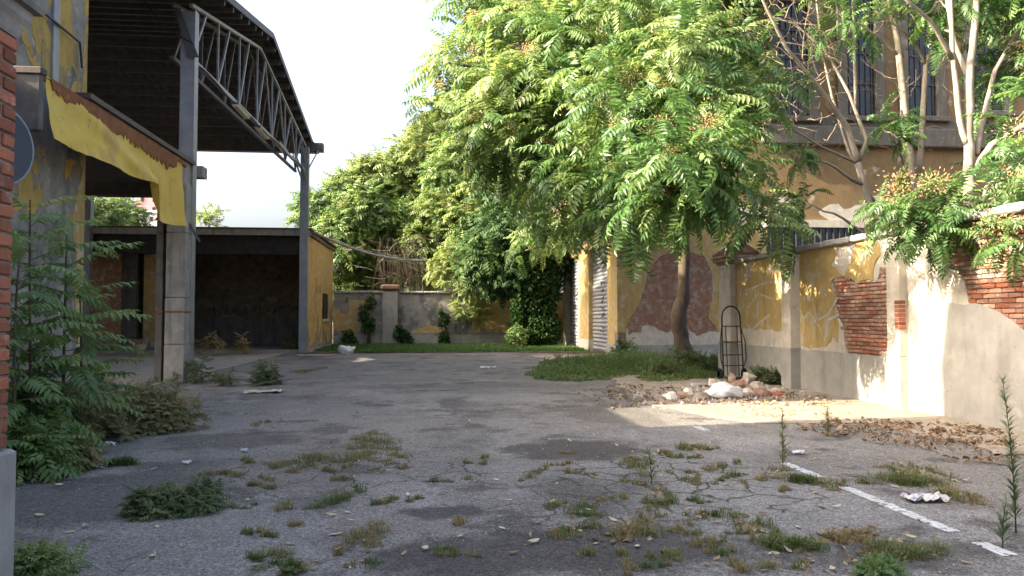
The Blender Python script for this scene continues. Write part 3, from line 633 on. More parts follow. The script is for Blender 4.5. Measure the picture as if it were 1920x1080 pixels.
# each bare brick
def brick_mesh(L_, H_, D_, k):
    g = MB(); g.box(-L_/2, L_/2, -D_/2, D_/2, -H_/2, H_/2, .006)
    g.v = [(x+.004*noise.noise(Vector((x*30+k, y*30, z*30))), y+.004*noise.noise(Vector((x*30, y*30+k, z*30))), z+.003*noise.noise(Vector((x*30, y*30, z*30+k)))) for x, y, z in g.v]
    return g.mesh('brick')
BR = [brick_mesh(.245, .060, .11, k) for k in range(3)]; BD = [brick_mesh(.245, .060, .11, k+9) for k in range(3)]; BH = [brick_mesh(.117, .060, .117, k+5) for k in range(2)]
BW = [brick_mesh(.245, .060, .11, k+20) for k in range(3)]
for m_ in BW: m_.materials.append(m_brickw)
for m_ in BR+BH: m_.materials.append(m_brick)
for m_ in BD: m_.materials.append(m_brickd)
RZ = Matrix.Rotation(math.pi/2, 4, 'Z')
r = 0; z = .93; nb = 0
while z < ZT-.05:
    y = 8.9+(.128 if r % 2 else 0)
    while y < 17:
        if sdb(y+.12, z) < .05 and y > 9.0 and not (P2a-.2 < y+.12 < P2b-.1):
            redder = fb(y, z, 1.1, 81)+rnd(-.2,.2) > (.02 if y > 13 else .16) or (y < 11.0 and z < 2.1 and random.random() < .8)
            me = random.choice((BR if random.random() < .3 else BW) if redder else BD)
            inst('brick', me, Matrix.Translation((XW+.052-rnd(0, .012), y+.122, z)) @ RZ @ Euler((rnd(-.02,.02), rnd(-.01,.01), rnd(-.02,.02))).to_matrix().to_4x4(), t); nb += 1
        y += .257
    z += .0725; r += 1
print('wall bricks', nb)
# coping
y = WY0
while y < WY1+.1:
    L_ = rnd(.42, .6); z = ZT+.003
    obj('coping_stone', MB().box(XW-.10+rnd(-.015,.01), XW+.36, y+.005, y+L_-.005, z, z+.10+rnd(0,.03), .022), m_conc, t); y += L_
# pilasters
for a_, b_, pr, zz in ((P1a, P1b, .25, ZT-.05), (P2a, P2b, .17, ZT-.05)):
    p_ = obj('pilaster', MB().box(XW-pr, XW+.018, a_, b_, .90, zz, .012), m_plcream, t)
    obj('pilaster_foot', MB().box(XW-pr-.02, XW+.017, a_-.015, b_+.015, 0, .897, .015), m_plgrey if pr > .2 else m_plcream, p_)
for k in range(7):
    z_ = 1.25+k*.0725+.4; obj('brick', MB().box(XW-.176, XW-.05, P2a-.008, P2a+.12, z_-.29, z_-.23, .005), m_brick, p_)
# white spray scrawls
g = MB()
def scr(pts, w_=.028):
    g.tube([(XW-.028, *wp(*q)) for q in pts], w_, 4)
scr([(1448,560),(1425,550),(1405,575),(1400,605),(1412,618),(1432,600),(1445,590)]); scr([(1398,545),(1440,530),(1462,528)])
scr([(1505,600),(1520,585),(1540,615),(1548,640),(1556,600),(1575,590)]); scr([(1525,560),(1535,600),(1555,590),(1572,560)]); scr([(1500,570),(1510,610),(1506,645)])
g.v = [(XW-.027+(x-XW+.028)*.12, y, z) for x, y, z in g.v]
obj('spray_scrawl', g, m_graf, t)
# gate pillar that ends the wall
t = empty('gate_pillar_at_wall_end', (XW+.2, 20.2, 0), 'plastered gate pillar with stepped brick cap at the far wall end', 'pillar')
py0, py1 = 19.82, 20.6
obj('shaft', MB().box(XW-.18, XW+.5, py0, py1, .9, 3.0, .015), m_plcream, t)
obj('foot', MB().box(XW-.22, XW+.54, py0-.017, py1+.03, 0, .897, .02), m_plgrey, t)
for k, (e, z0, z1) in enumerate(((.06, 3.003, 3.07), (.13, 3.073, 3.15), (.18, 3.153, 3.23), (.14, 3.233, 3.30), (.08, 3.303, 3.37))):
    obj('cap_course', MB().box(XW-.18-e, XW+.5+e, py0-e, py1+e, z0, z1, .012), m_brickd, t)
obj('cap_top', MB().prism([(XW-.22+.76*k/8, 3.373+.17*math.sin(math.pi*k/8)) for k in range(9)], 'y', py0-.05, py1+.05), m_brickd, t)

# ------------------------------------------------------------------ red brick gate pillar, near left
PXE = at(22, 500, Y=4.2).x
t = empty('brick_gate_pillar', (PXE-.32, 3.88, 0), 'red brick gate pillar with moulded stone cap at the near left edge', 'pillar')
W_ = .636; px0, px1, qy0, qy1 = PXE-W_, PXE, 4.2-W_, 4.2
obj('core', MB().box(px0+.012, px1-.012, qy0+.012, qy1-.012, 0, 3.0), m_mort, t)
obj('plinth_coat', MB().box(px0-.03, px1+.035, qy0-.03, qy1+.035, .22, .885, .015), m_plgrey, t)
obj('plinth_base', MB().box(px0-.012, px1+.012, qy0-.012, qy1+.012, 0, .215), m_brick, t)
z = .93; r = 0
cx, cy = (px0+px1)/2, (qy0+qy1)/2
while z < 3.0:
    lens = [.245, .245, .117] if r % 2 else [.117, .245, .245]
    for side in range(4):
        R_ = Matrix.Translation((cx, cy, z)) @ Matrix.Rotation(side*math.pi/2, 4, 'Z'); u = -W_/2
        for q, L_ in enumerate(lens):
            if q == 2 and not r % 2: pass
            me = random.choice(BR) if L_ > .2 else random.choice(BH)
            dep = .055
            inst('brick', me, R_ @ Matrix.Translation((u+L_/2, -W_/2+dep-rnd(0, .007), 0)) @ Euler((rnd(-.012,.012), rnd(-.012,.012), rnd(-.012,.012))).to_matrix().to_4x4(), t)
            u += L_+.0105
            if u > W_/2-.13: break
    z += .0725; r += 1
def ringcap(prof, name, m_):
    g = MB(); vs = []
    for e, z_ in prof: vs += [(px0-e,qy0-e,z_),(px1+e,qy0-e,z_),(px1+e,qy1+e,z_),(px0-e,qy1+e,z_)]
    fs = [(3,2,1,0)]
    for k in range(len(prof)-1):
        for i in range(4): j = (i+1)%4; fs.append((k*4+i, k*4+j, k*4+4+j, k*4+4+i))
    fs.append(tuple(len(vs)-4+i for i in range(4))); g.add(vs, fs); obj(name, g, m_, t)
ringcap([(.0, 3.0), (.01, 3.02), (.025, 3.07), (.045, 3.10), (.05, 3.15)], 'cap_moulding', m_conc)
ringcap([(.085, 3.153), (.095, 3.18), (.095, 3.29), (.07, 3.32), (.0, 3.40)], 'cap_slab', m_plold)
# round sign seen from behind, on the pillar
c = at(1, 272, Y=4.75)
t = empty('round_sign', c, 'dark grey round sign seen from behind beside the red brick pillar', 'sign')
ax = Vector((.95, -.31, 0)).normalized(); Uo = ax.cross(Vector((0,0,1))).normalized(); Vo = Vector((0,0,1))
g = MB(); n = 40; R_ = .225
ring = lambda rr, dd: [c+ax*dd+(Uo*math.cos(2*math.pi*k/n)+Vo*math.sin(2*math.pi*k/n))*rr for k in range(n)]
vs = ring(R_*.96, .012)+ring(R_, 0)+ring(R_, -.012)+ring(R_*.96, -.016); fs = [tuple(range(n))]
for q in range(3):
    for k in range(n): fs.append((q*n+k, q*n+(k+1)%n, q*n+n+(k+1)%n, q*n+n+k))
fs.append(tuple(range(4*n-1, 3*n-1, -1))); g.add(vs, fs); obj('disc', g, m_mirror, t)
obj('rim', MB().tube([c+(Uo*math.cos(2*math.pi*k/n)+Vo*math.sin(2*math.pi*k/n))*(R_+.003) for k in range(n+1)], .009, 6, False), m_steel, t, smooth=True)
obj('bracket', MB().bar(c-ax*.02, (px1-.2, 4.21, c.z), .03, .03), m_steeld, t)

# ------------------------------------------------------------------ conduit slung from the shed, pink tower far away
A, B = at(582, 432, Y=36.2), at(800, 489, Y=44.0)
pts = []
for k in range(15):
    u = k/14; p = A.lerp(B, u); p.z -= .65*4*u*(1-u)*.6; pts.append(p)
t = empty('slung_conduit', A, 'thick grey conduit slung from the shed corner towards the trees', 'cable')
obj('conduit', MB().tube(pts, .065, 7), m_cable, t, smooth=True)
obj('wire', MB().tube([p+Vector((0, 0, .12+.05*math.sin(i))) for i, p in enumerate(pts)], .02, 4), m_cable, t)
a, b = at(254, 420, Y=250), at(305, 300, Y=250)
t = empty('pink_tower', (a.x+6, 255, 0), 'distant pink high-rise seen under the flat roof', 'building')
obj('wall', MB().box(a.x, a.x+14, 250, 262, 0, b.z), m_pink, t)
obj('roof', MB().box(a.x-.3, a.x+14.3, 249.7, 262.3, b.z+.01, b.z+.8), m_pale, t)
wm = MB().box(-.45, .45, -.06, .06, -.7, .7).mesh('window'); wm.materials.append(m_glass)
for i in range(4):
    for k in range(17): inst('window', wm, Matrix.Translation((a.x+1.9+i*2.9+(.6 if i % 2 else 0), 249.95, 2+k*3.05)), t)
a = at(222, 425, Y=190)
t = empty('pale_office_block', (a.x+4, 196, 0), 'distant pale grey block left of the pink tower', 'building')
obj('wall', MB().box(a.x-4, a.x+9, 190, 205, 0, at(222, 398, Y=190).z), m_pale, t)
obj('parapet', MB().box(a.x-4.2, a.x+9.2, 189.8, 205.2, at(222, 398, Y=190).z+.01, at(222, 398, Y=190).z+.6), m_pale, t)
for k in range(7): inst('window', wm, Matrix.Translation((a.x-2.8+k*1.7, 189.95, at(222, 410, Y=190).z)) @ Matrix.Scale(.8, 4), t)

# ------------------------------------------------------------------ foliage tools
def unit(a): return a/np.maximum(np.linalg.norm(a, axis=-1, keepdims=True), 1e-9)
def frond(npairs, droop=.5, lw=.17, fold=True, seed=0, rach=True, wide=.36):
    """one pinnate leaf of length 1 along +Y, arching down; all quads"""
    rs = np.random.RandomState(seed); V = []; F = []
    ts = np.linspace(0, 1, 25); th = .12-droop*ts**1.3; ds = np.stack([np.zeros(25), np.cos(th), np.sin(th)], 1)/24
    pos = np.cumsum(ds, 0)-ds[0]
    P = lambda t: np.array([np.interp(t, ts, pos[:,k]) for k in range(3)])
    T = lambda t: np.array([0, math.cos(.12-droop*t**1.3), math.sin(.12-droop*t**1.3)])
    def leaflet(o, d, n, L_):
        d = d/np.linalg.norm(d); s_ = np.cross(d, n); s_ /= np.linalg.norm(s_); n = np.cross(s_, d); w_ = L_*wide/2; b = len(V)
        tip = o+d*L_-n*L_*.18
        if fold:
            V.extend([o, o+d*L_*.38+s_*w_+n*.012, tip, o+d*L_*.5-n*L_*.05, o+d*L_*.38-s_*w_+n*.012]); F.extend([(b,b+3,b+2,b+1),(b,b+4,b+2,b+3)])
        else:
            V.extend([o, o+d*L_*.4+s_*w_, tip, o+d*L_*.4-s_*w_]); F.append((b,b+3,b+2,b+1))
    for i in range(npairs):
        t = .14+.83*i/max(1, npairs-1); o = P(t); tg = T(t); n = np.cross(np.array([1.,0,0]), tg)
        L_ = lw*(.78+.42*math.sin(math.pi*min(1, t*1.02)))*rs.uniform(.88, 1.1); an = math.radians(72-34*t**2)
        for s_ in (-1, 1):
            d = tg*math.cos(an+rs.uniform(-.1,.1))+np.array([s_*math.sin(an), 0, 0])+n*rs.uniform(-.55, -.05)
            leaflet(o, d, n+np.array([s_*rs.uniform(-.3,.3), 0, 0]), L_)
    leaflet(P(1), T(1), np.cross(np.array([1.,0,0]), T(1)), lw*.8)
    if rach:
        for a, b in ((0, .5), (.5, 1.0)):
            p, q = P(a), P(b); k = len(V); w_ = .007
            V.extend([p+[w_,0,0], p-[w_,0,0], q-[w_*.5,0,0], q+[w_*.5,0,0]]); F.append((k,k+1,k+2,k+3))
            V.extend([p+[0,0,w_], p-[0,0,w_], q-[0,0,w_*.5], q+[0,0,w_*.5]]); F.append((k+4,k+5,k+6,k+7))
    return np.array(V), np.array(F)
def kite(wide=.5, bend=.15):
    return np.array([[0,0,0],[wide/2,.42,.02],[0,1,-bend],[-wide/2,.42,.02]]), np.array([[0,1,2,3]])
def place(T, O, D, U, L, tint):
    """copies of template T with origin O, direction D, up U and length L -> verts, faces, tint"""
    V, F = T; n = len(O); Y = unit(D); X = unit(np.cross(Y, U)); Z = np.cross(X, Y); L = np.asarray(L).reshape(-1,1,1)
    W_ = O[:,None,:]+L*(V[None,:,0:1]*X[:,None,:]+V[None,:,1:2]*Y[:,None,:]+V[None,:,2:3]*Z[:,None,:])
    FF = (F[None]+(np.arange(n)*len(V))[:,None,None]).reshape(-1, F.shape[1])
    return W_.reshape(-1,3), FF, np.repeat(tint, len(V))
def merge(parts):
    vs, fs, ts, b = [], [], [], 0
    for v, f, t_ in parts: vs.append(v); fs.append(f+b); ts.append(t_); b += len(v)
    return np.concatenate(vs), np.concatenate(fs), np.concatenate(ts)
def mass(name, Ts, O, D, U, L, tint, m_, parent=None, **kw):
    O, D, U, L, tint = map(np.asarray, (O, D, U, L, tint)); ix = np.random.randint(0, len(Ts), len(O)); parts = []
    for k, T in enumerate(Ts):
        s_ = ix == k
        if s_.any(): parts.append(place(T, O[s_], D[s_], U[s_], L[s_], tint[s_]))
    v, f, t_ = merge(parts)
    if parent: v = v-np.array(worldloc(parent))
    return obj(name, bulk(name, v, f, m_, t_), None, parent, **kw)
FR = [frond(12, d, .18, True, s_) for d, s_ in ((.5, 1), (.8, 2), (1.1, 3))]
FRD = [frond(12, d, .18, True, s_) for d, s_ in ((.9, 1), (1.3, 2), (1.7, 3))]
FS = [frond(10, d, .20, False, s_, False) for d, s_ in ((.8, 4), (1.2, 5), (1.65, 6))]
FB = [frond(6, d, .30, False, s_, False, .42) for d, s_ in ((.4, 7), (.9, 8))]
def leaf_meshes(m_, Ts=None):
    out = []
    for T in (Ts or FRD): out.append(bulk('leaf', T[0], T[1], m_, np.full(len(T[0]), .3)))
    return out
CAMV = np.array([0, 0, CAM_H])
class Fronds:
    def __init__(s): s.O=[]; s.D=[]; s.U=[]; s.L=[]; s.t=[]
    def rosette(s, p, axis, k, L, tint, spread=(.6, 1.45)):
        axis = Vector(axis).normalized(); u = axis.orthogonal().normalized(); q = axis.cross(u); a0 = rnd(0, 6.28)
        for i in range(k):
            a = a0+6.283*i/k+rnd(-.35,.35); th = rnd(*spread)
            d = axis*math.cos(th)+(u*math.cos(a)+q*math.sin(a))*math.sin(th)
            up = Vector((0,0,1))*.8+axis*.3+Vector((rnd(-.35,.35), rnd(-.35,.35), 0))
            s.O.append(tuple(p)); s.D.append(tuple(d)); s.U.append(tuple(up)); s.L.append(L*rnd(.72, 1.15)); s.t.append(min(1, max(0, tint+random.gauss(0, .16))))
    def build(s, root, m_, singles=0, Ts=None, name='crown'):
        O, D, U, L, t_ = map(np.array, (s.O, s.D, s.U, s.L, s.t)); n = len(O)
        keep = np.ones(n, bool)
        if singles:
            score = np.linalg.norm(O-CAMV, axis=1)/L; pick = np.argsort(score)[:singles]; keep[pick] = False; ms = leaf_meshes(m_, Ts)
            for i in pick:
                y = Vector(D[i]).normalized(); x = y.cross(Vector(U[i])).normalized(); z = x.cross(y)
                M = Matrix(((x.x,y.x,z.x,O[i][0]),(x.y,y.y,z.y,O[i][1]),(x.z,y.z,z.z,O[i][2]),(0,0,0,1))) @ Matrix.Scale(float(L[i]), 4)
                inst('leaf', random.choice(ms), M, root)
        mass(name, Ts or FS, O[keep], D[keep], U[keep], L[keep], t_[keep], m_, root, kind='stuff')
def bez(a, b, bow, n=7, jit=.0):
    a, b = Vector(a), Vector(b); m_ = (a+b)/2+Vector(bow); out = []
    for k in range(n):
        t_ = k/(n-1); p = a*(1-t_)**2+m_*2*t_*(1-t_)+b*t_*t_
        if 0 < k < n-1 and jit: p += Vector((rnd(-jit,jit), rnd(-jit,jit), rnd(-jit,jit)))
        out.append(p)
    return out
def tree(name, label, base, trunks, clumps, L, m_leaf, m_bark_, tint=.4, singles=0, Ts=None, dens=18, seeds=0, group=None, k=7, cat='tree', limbs=True, tr0=.05, lmin=0):
    """trunks: [(points, radii)], clumps: [(centre, radius)]; limbs run from the trunk to each clump, twigs to each whorl of leaves"""
    root = empty(name, base, label, cat, group)
    tp = []
    for i, (pts, rad) in enumerate(trunks):
        n = len(pts); m2, r2 = [], []
        for j in range(n-1):
            for q in range(4): 
                u = q/4; m2.append(Vector(pts[j]).lerp(Vector(pts[j+1]), u)+Vector((rnd(-1,1), rnd(-1,1), 0))*rad[j]*.12); r2.append((rad[j]*(1-u)+rad[j+1]*u)*rnd(.94, 1.07))
        m2.append(Vector(pts[-1])); r2.append(rad[-1])
        obj('trunk' if i == 0 else 'limb', MB().tube(m2, r2, 10), m_bark_, root, smooth=True); tp += list(zip(m2, r2))
    fr = Fronds(); tw = MB(); sd = []
    for (c, r) in clumps:
        c = Vector(c); rr = r if hasattr(r, '__len__') else (r, r, r*.8)
        low = [q for q in tp if q[0].z < c.z-.1 and q[0].z >= lmin] or [q for q in tp if q[0].z >= lmin]; ct = random.gauss(0, .13)
        s_, sr = min(low, key=lambda q: (q[0]-c).length+.55*max(0, q[0].z-c.z+1.2)); d_ = (c-s_).length
        if limbs:
            r0 = min(sr*.7, .02+.013*d_); obj('limb', MB().tube(bez(s_, c, (0,0,d_*.10), 8, d_*.02), [r0*(1-.75*q/7) for q in range(8)], 6), m_bark_, root, smooth=True)
        n = max(3, int(dens*rr[0]*rr[2]*1.25))
        for _ in range(n):
            v = Vector((random.gauss(0,1), random.gauss(0,1), random.gauss(0,1))).normalized()*rnd(.35, 1)**.6
            p = c+Vector((v.x*rr[0], v.y*rr[1], v.z*rr[2])); ax = v*.8+Vector((0,0,.35))
            tw.tube([c+(p-c)*.1, c+(p-c)*.55+Vector((0,0,-.06)), p], [.018, .012, .007], 3, False)
            fr.rosette(p, ax, random.choice((k-2, k-1, k, k+1)), L*rnd(.8, 1.15), tint+ct+.15*v.z-.03+random.gauss(0, .1), (.6, 1.65))  # leaf tint darkens clump undersides and pales their tops, shading put in colour
            if seeds and random.random() < seeds: sd.append(p+v*.3+Vector((rnd(-.1,.1), rnd(-.1,.1), .28)))
    obj('twigs', tw, m_bark_, root, kind='stuff')
    fr.build(root, m_leaf, singles, Ts)
    if sd:
        O, D, U, L_, t_ = [], [], [], [], []
        for p in sd:
            tt = rnd(0, 1)
            for _ in range(150):
                v = np.random.normal(0, 1, 3); O.append(np.array(p)+v*[.12,.12,.085]); D.append(v+[0,0,.3]); U.append(np.random.normal(0,1,3)); L_.append(rnd(.035,.06)); t_.append(min(1, max(0, tt+rnd(-.25,.25))))
        mass('seed_clusters', [kite(.4)], O, D, U, L_, t_, l_seed, root, kind='stuff')
    return root

# ------------------------------------------------------------------ the big tree of heaven by the corner
tb = at(1288, 684, Z=0)
def tk(px, py, d): return at(px, py, Y=d)
tp_ = [(tb.x, tb.y, -.05), tk(1278, 640, tb.y), tk(1271, 590, tb.y), tk(1281, 560, tb.y), tk(1284, 500, tb.y), tk(1279, 400, tb.y-.2), tk(1276, 300, tb.y-.5), tk(1262, 180, tb.y-.8), tk(1245, 40, tb.y-1), tk(1220, -120, tb.y-1)]
rad = [.34, .26, .255, .215, .185, .175, .165, .14, .11, .06]
CL = [(872,112,22,.8),(835,118,22,.5),(862,205,21.5,.75),(828,222,21.5,.5),(880,20,23,.8),(955,35,23,1.3),(950,165,21,1.2),(930,262,20.5,.8),(980,-50,24,1.7),(985,90,21,1.5),(980,205,20,1.5),(975,300,20,1.0),
 (1070,0,24,1.7),(1070,130,20,1.5),(1070,250,19,1.4),(1050,335,19,.85),(1160,-60,24,1.7),(1160,60,20,1.5),(1160,185,16.5,1.2),(1145,300,17,.95),(1120,385,18,.65),(1160,420,19,.5),
 (1250,0,22,1.6),(1250,130,15.5,1.15),(1240,255,15,1.05),(1235,345,14,.7),(1340,-40,22,1.6),(1330,90,16,1.15),(1345,205,15,.95),(1325,300,14.5,.5),(1070,400,33,.9),(1035,420,35,.9),(1000,440,36,.9),(1012,395,38,1.0),(985,470,37,.6),(1045,450,34,.6),(1100,425,31,.6),(1262,362,13,.4),(1240,388,13,.2),(1205,380,14,.35),(1305,352,13.5,.4),(1450,410,15.5,.3),(1280,345,13,.5),(1250,352,12.6,.28),(1320,325,12.4,.35),(1250,290,12.4,.45),(1300,240,12.5,.45),
 (1040,390,29,1.0),(1095,355,29,1.2),(1000,345,30,1.1),(1060,290,29,1.4),(1120,300,28.5,1.3),(1180,330,28.5,1.2),(1390,15,21,.9),(1400,385,19,.65),(1395,290,20,.55),(1330,385,19,.6),(1375,120,20,.8),(1000,-150,25,1.8),(1050,-170,25,2.2),(1200,-200,25,2.2),(1340,-190,24,2)]
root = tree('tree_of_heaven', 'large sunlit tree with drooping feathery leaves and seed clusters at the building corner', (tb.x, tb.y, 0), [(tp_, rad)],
     [(tk(x, y, d), r) for x, y, d, r in CL]+[((x, y, z), r) for x, y, z, r in ((8,24,15.5,2.2),(10.5,25.5,16,2.2),(11.5,26,17.5,2.3),(7.5,26,17.5,2.3),(13.5,28,17.5,2.2),(8.5,29,14.9,1.8),(6.2,28.7,16,2),(11,29,15.4,1.3))], 1.12, l_main, m_barkd, tint=.46, singles=290, dens=11, seeds=.3, k=7, lmin=4.6)  # last clumps: unseen upper crown, added to shade the facade

# ------------------------------------------------------------------ pale-barked trees behind the right wall
def trunk_px(lst, d): return [tk(x, y, d+e) for x, y, e in lst]
def gtrunk(px, py, d, r): p = tk(px, py, d); return [(p.x+.1, d, 0)], [r*1.15]
def rtree(label, d, stems, clumps, L, tint=.4, singles=0, base_px=None, dens=12, seeds=.1):
    tr = []
    for i, (pts, r0, r1) in enumerate(stems):
        P = trunk_px(pts, d); n = len(P); R_ = [(r0+(r1-r0)*k/(n-1))*.62 for k in range(n)]
        if i == 0: P = [Vector((P[0].x+.05, P[0].y, -.05))]+P; R_ = [r0*.8]+R_
        tr.append((P, R_))
    b = tr[0][0][0]
    return tree('pale_tree', label, (b.x, b.y, 0), tr, [(tk(x, y, d+e), r) for x, y, e, r in clumps], L, l_main, m_bark, tint, singles, None, dens, seeds, 'pale-barked trees behind the right wall')
rtree('pale forked tree leaning left with bare twigs, just left of the straight stems', 17.0,
  [([(1655,470,0),(1608,305,0)], .13, .12), ([(1608,305,0),(1590,240,0),(1535,163,-.3),(1474,90,-.6),(1430,0,-.9),(1390,-90,-1)], .12, .03),
   ([(1612,300,.05),(1625,262,0),(1592,175,.2),(1548,94,.4),(1490,45,.5),(1440,30,.6)], .085, .025), ([(1640,380,0),(1590,280,.1),(1560,180,.3),(1541,94,.4),(1531,0,.5),(1525,-90,.6)], .06, .03),
   ([(1606,305,0),(1540,275,-.4),(1458,224,-.8),(1409,195,-1.0)], .055, .02), ([(1605,200,.6),(1602,80,.6),(1598,-60,.6)], .07, .05)],
  [(1480,165,-.5,.3),(1492,295,-.8,.3),(1525,385,-.8,.35),(1560,55,.2,.5),(1390,200,-1,.35),(1405,60,-1,.4),(1440,-90,0,.9),(1560,-60,0,.9)], .62, .5, 40)
rtree('straight slender pale tree with two stems close together', 16.5,
  [([(1718,440,0),(1708,301,0),(1694,180,0),(1684,81,0),(1668,0,0),(1655,-90,0)], .15, .10), ([(1724,330,.1),(1731,200,.1),(1736,122,.1),(1762,61,.1),(1775,-40,.1)], .11, .07), ([(1736,122,.1),(1715,80,0),(1690,55,-.2),(1640,20,-.3)], .06, .03)],
  [(1600,40,-.3,.55),(1690,205,-.8,.35),(1660,40,.3,.4),(1640,-60,0,1.1),(1760,-80,0,1.1),(1672,250,-1.2,.35)], .66, .45, 40)
rtree('thick pale tree dividing into many upright stems at the right edge', 15.0,
  [([(1822,440,0),(1817,346,0),(1817,250,0),(1817,143,0),(1829,41,0),(1835,-80,0)], .20, .09), ([(1812,270,0),(1800,228,0),(1786,94,0),(1780,-60,0)], .12, .06), ([(1822,320,0),(1860,272,-.2),(1920,235,-.4),(1990,180,-.6)], .13, .07),
   ([(1830,290,0),(1840,240,.1),(1865,134,.3),(1918,41,.5),(1950,-60,.6)], .10, .05), ([(1786,110,0),(1745,40,-.3),(1700,0,-.5),(1660,-60,-.5)], .08, .03), ([(1817,150,0),(1790,80,.2),(1775,0,.3)], .09, .05)],
  [(1890,120,1,.8),(1915,220,1.2,.8),(1880,330,.8,.6),(1905,20,.6,.9),(1840,0,.5,.6),(1760,0,.5,.6),(1860,-90,0,1.3),(1980,60,0,1.3),(1980,250,0,1.0),(1745,60,1,.4)], .72, .42, 40)
rtree('leafy tree whose big feathery leaves droop over the right wall', 12.4,
  [([(1830,470,.6),(1835,410,.5),(1850,350,.2)], .07, .05), ([(1850,350,.2),(1900,310,-.3),(1960,280,-.6)], .05, .03), ([(1835,400,.5),(1790,380,-.3),(1740,400,-.9)], .045, .02), ([(1840,390,.4),(1860,380,-.6),(1880,390,-1.4)], .04, .02)],
  [(1715,392,-1.2,.38),(1680,415,-1.2,.25),(1790,400,-1.4,.4),(1830,430,-1.8,.35),(1760,410,-1.5,.3),(1850,375,-1.6,.45),(1905,360,-2.0,.5),(1890,425,-2.2,.35),(1940,310,-1,.6),(1745,440,-1.4,.25),(1960,400,-2.2,.6),(1915,450,-2.4,.3),(1930,200,-.5,.6)], .72, .40, 110, dens=15, seeds=.12)
# grey dead twigs tangled between the trees
t = empty('dead_twig_tangle', tk(1440, 130, 18.5), 'bare brown dead twigs tangled in front of the left tall window', 'branches')
g = MB()
for k in range(150):
    a = tk(rnd(1400, 1560) if k < 100 else rnd(1400, 1800), rnd(-10, 270), rnd(16, 19)); d_ = Vector((rnd(-1,1), rnd(-.5,.5), rnd(-.6,.8))).normalized()*rnd(.5, 1.7)
    g.tube(bez(a, a+d_, (rnd(-.3,.3), rnd(-.2,.2), rnd(-.3,.3)), 7, .05), [.012, .011, .009, .008, .006, .005, .003], 3, False)
obj('twigs', g, m_twig, t, kind='stuff')

# ------------------------------------------------------------------ trees behind the back wall and the shed
BK = [('tall feathery tree behind the back wall, nearest to the steel post', 50, (655, 640), [(600,400,1.8),(640,450,1.9),(625,510,1.7),(690,400,2.2),(655,360,1.5),(700,470,1.8),(645,550,1.5),(690,540,1.6),(610,560,1.2)], .52, l_back),
 ('pale leafy tree rising behind the back wall left of centre', 53, (745, 640), [(720,340,1.9),(770,300,2.0),(745,400,2.2),(700,330,1.6),(790,370,2.2),(815,285,1.9),(840,250,1.8),(790,262,1.2),(780,440,1.9),(750,500,1.5),(800,500,1.6)], .58, l_back),
 ('dense green tree behind the back wall under the big crown', 49, (850, 640), [(820,400,2.0),(860,330,2.2),(880,420,2.0),(910,360,2.0),(840,470,1.7),(930,450,1.8),(800,450,1.5),(870,300,1.8)], .5, l_back),
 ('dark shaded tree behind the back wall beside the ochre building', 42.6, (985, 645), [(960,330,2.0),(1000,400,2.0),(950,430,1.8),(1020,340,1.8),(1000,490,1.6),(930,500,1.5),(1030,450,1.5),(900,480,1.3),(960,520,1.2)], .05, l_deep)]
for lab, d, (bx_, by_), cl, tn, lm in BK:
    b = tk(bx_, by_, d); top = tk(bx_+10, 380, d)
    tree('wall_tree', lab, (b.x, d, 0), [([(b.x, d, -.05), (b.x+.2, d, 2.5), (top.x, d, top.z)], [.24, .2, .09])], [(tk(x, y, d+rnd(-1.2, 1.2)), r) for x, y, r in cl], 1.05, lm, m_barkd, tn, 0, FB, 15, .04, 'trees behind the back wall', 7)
for lab, d, bx_, cl in (('bright yellow-green tree seen over the shed roof at far left', 62, 190, [(165,410,2.2),(180,390,1.8),(205,400,1.4),(170,440,2.2)]), ('bright green tree beside the pink tower over the shed roof', 70, 235, [(232,395,1.5),(245,412,1.6),(222,420,1.6)]), ('small leafy sapling poking above the shed roof', 47, 392, [(390,400,.55),(383,418,.5),(400,420,.5)])):
    b = tk(bx_, 640, d); top = tk(bx_, 425, d)
    tree('roofline_tree', lab, (b.x, d, 0), [([(b.x, d, -.05), (b.x, d, 3), (top.x, d, top.z)], [.2, .15, .06])], [(tk(x, y, d), r) for x, y, r in cl], .8, l_back, m_barkd, .6, 0, FB, 14, 0, 'trees over the shed roof', 6)
# bright sapling hanging over the back wall
b = tk(880, 600, 45.6)
tree('overhanging_shrub', 'bright sunlit shrub spilling over the middle of the back wall', (b.x, 45.8, 0), [([(b.x, 45.8, -.05), (b.x, 45.7, 2.5), (b.x-.1, 45.2, 4)], [.08, .07, .04])],
     [(tk(835,505,44.4), 1.0), (tk(880,530,44.2), 1.0), (tk(915,515,44.3), .8), (tk(870,575,44.4), .65), (tk(850,470,44.8), .9), (tk(900,590,44.3), .4)], .6, l_back, m_barkd, .8, 0, FB, 30, 0, None, 6, cat='shrub')
# dark ivy column and bush beside the shutters
def ivy(name, label, cat, boxes, m_, n, size, tint, stem):
    b = boxes[0]; root = empty(name, (stem[0], stem[1], 0), label, cat)
    O, D, U, L_, t_ = [], [], [], [], []
    for (c, r, share) in boxes:
        for _ in range(int(n*share)):
            v = np.random.normal(0, 1, 3); v = v/np.linalg.norm(v)*np.random.uniform(.55, 1)**.5
            O.append(np.array(c)+v*np.array(r)); D.append(np.random.normal(0,1,3)*[1,1,.6]+[0,0,-.5]); U.append(v+np.random.normal(0,.5,3)); L_.append(size*rnd(.7, 1.3)); t_.append(min(1, max(0, random.gauss(tint, .2))))
    mass('foliage', [kite(.75, .1)], O, D, U, L_, t_, m_, root, kind='stuff')
    obj('stem', MB().tube([(stem[0], stem[1], -.05), (stem[0]+.1, stem[1], stem[2]*.5), (stem[0], stem[1], stem[2])], [.12, .1, .05], 6), m_barkd, root, smooth=True)
    return root
c = tk(1004, 560, 41)
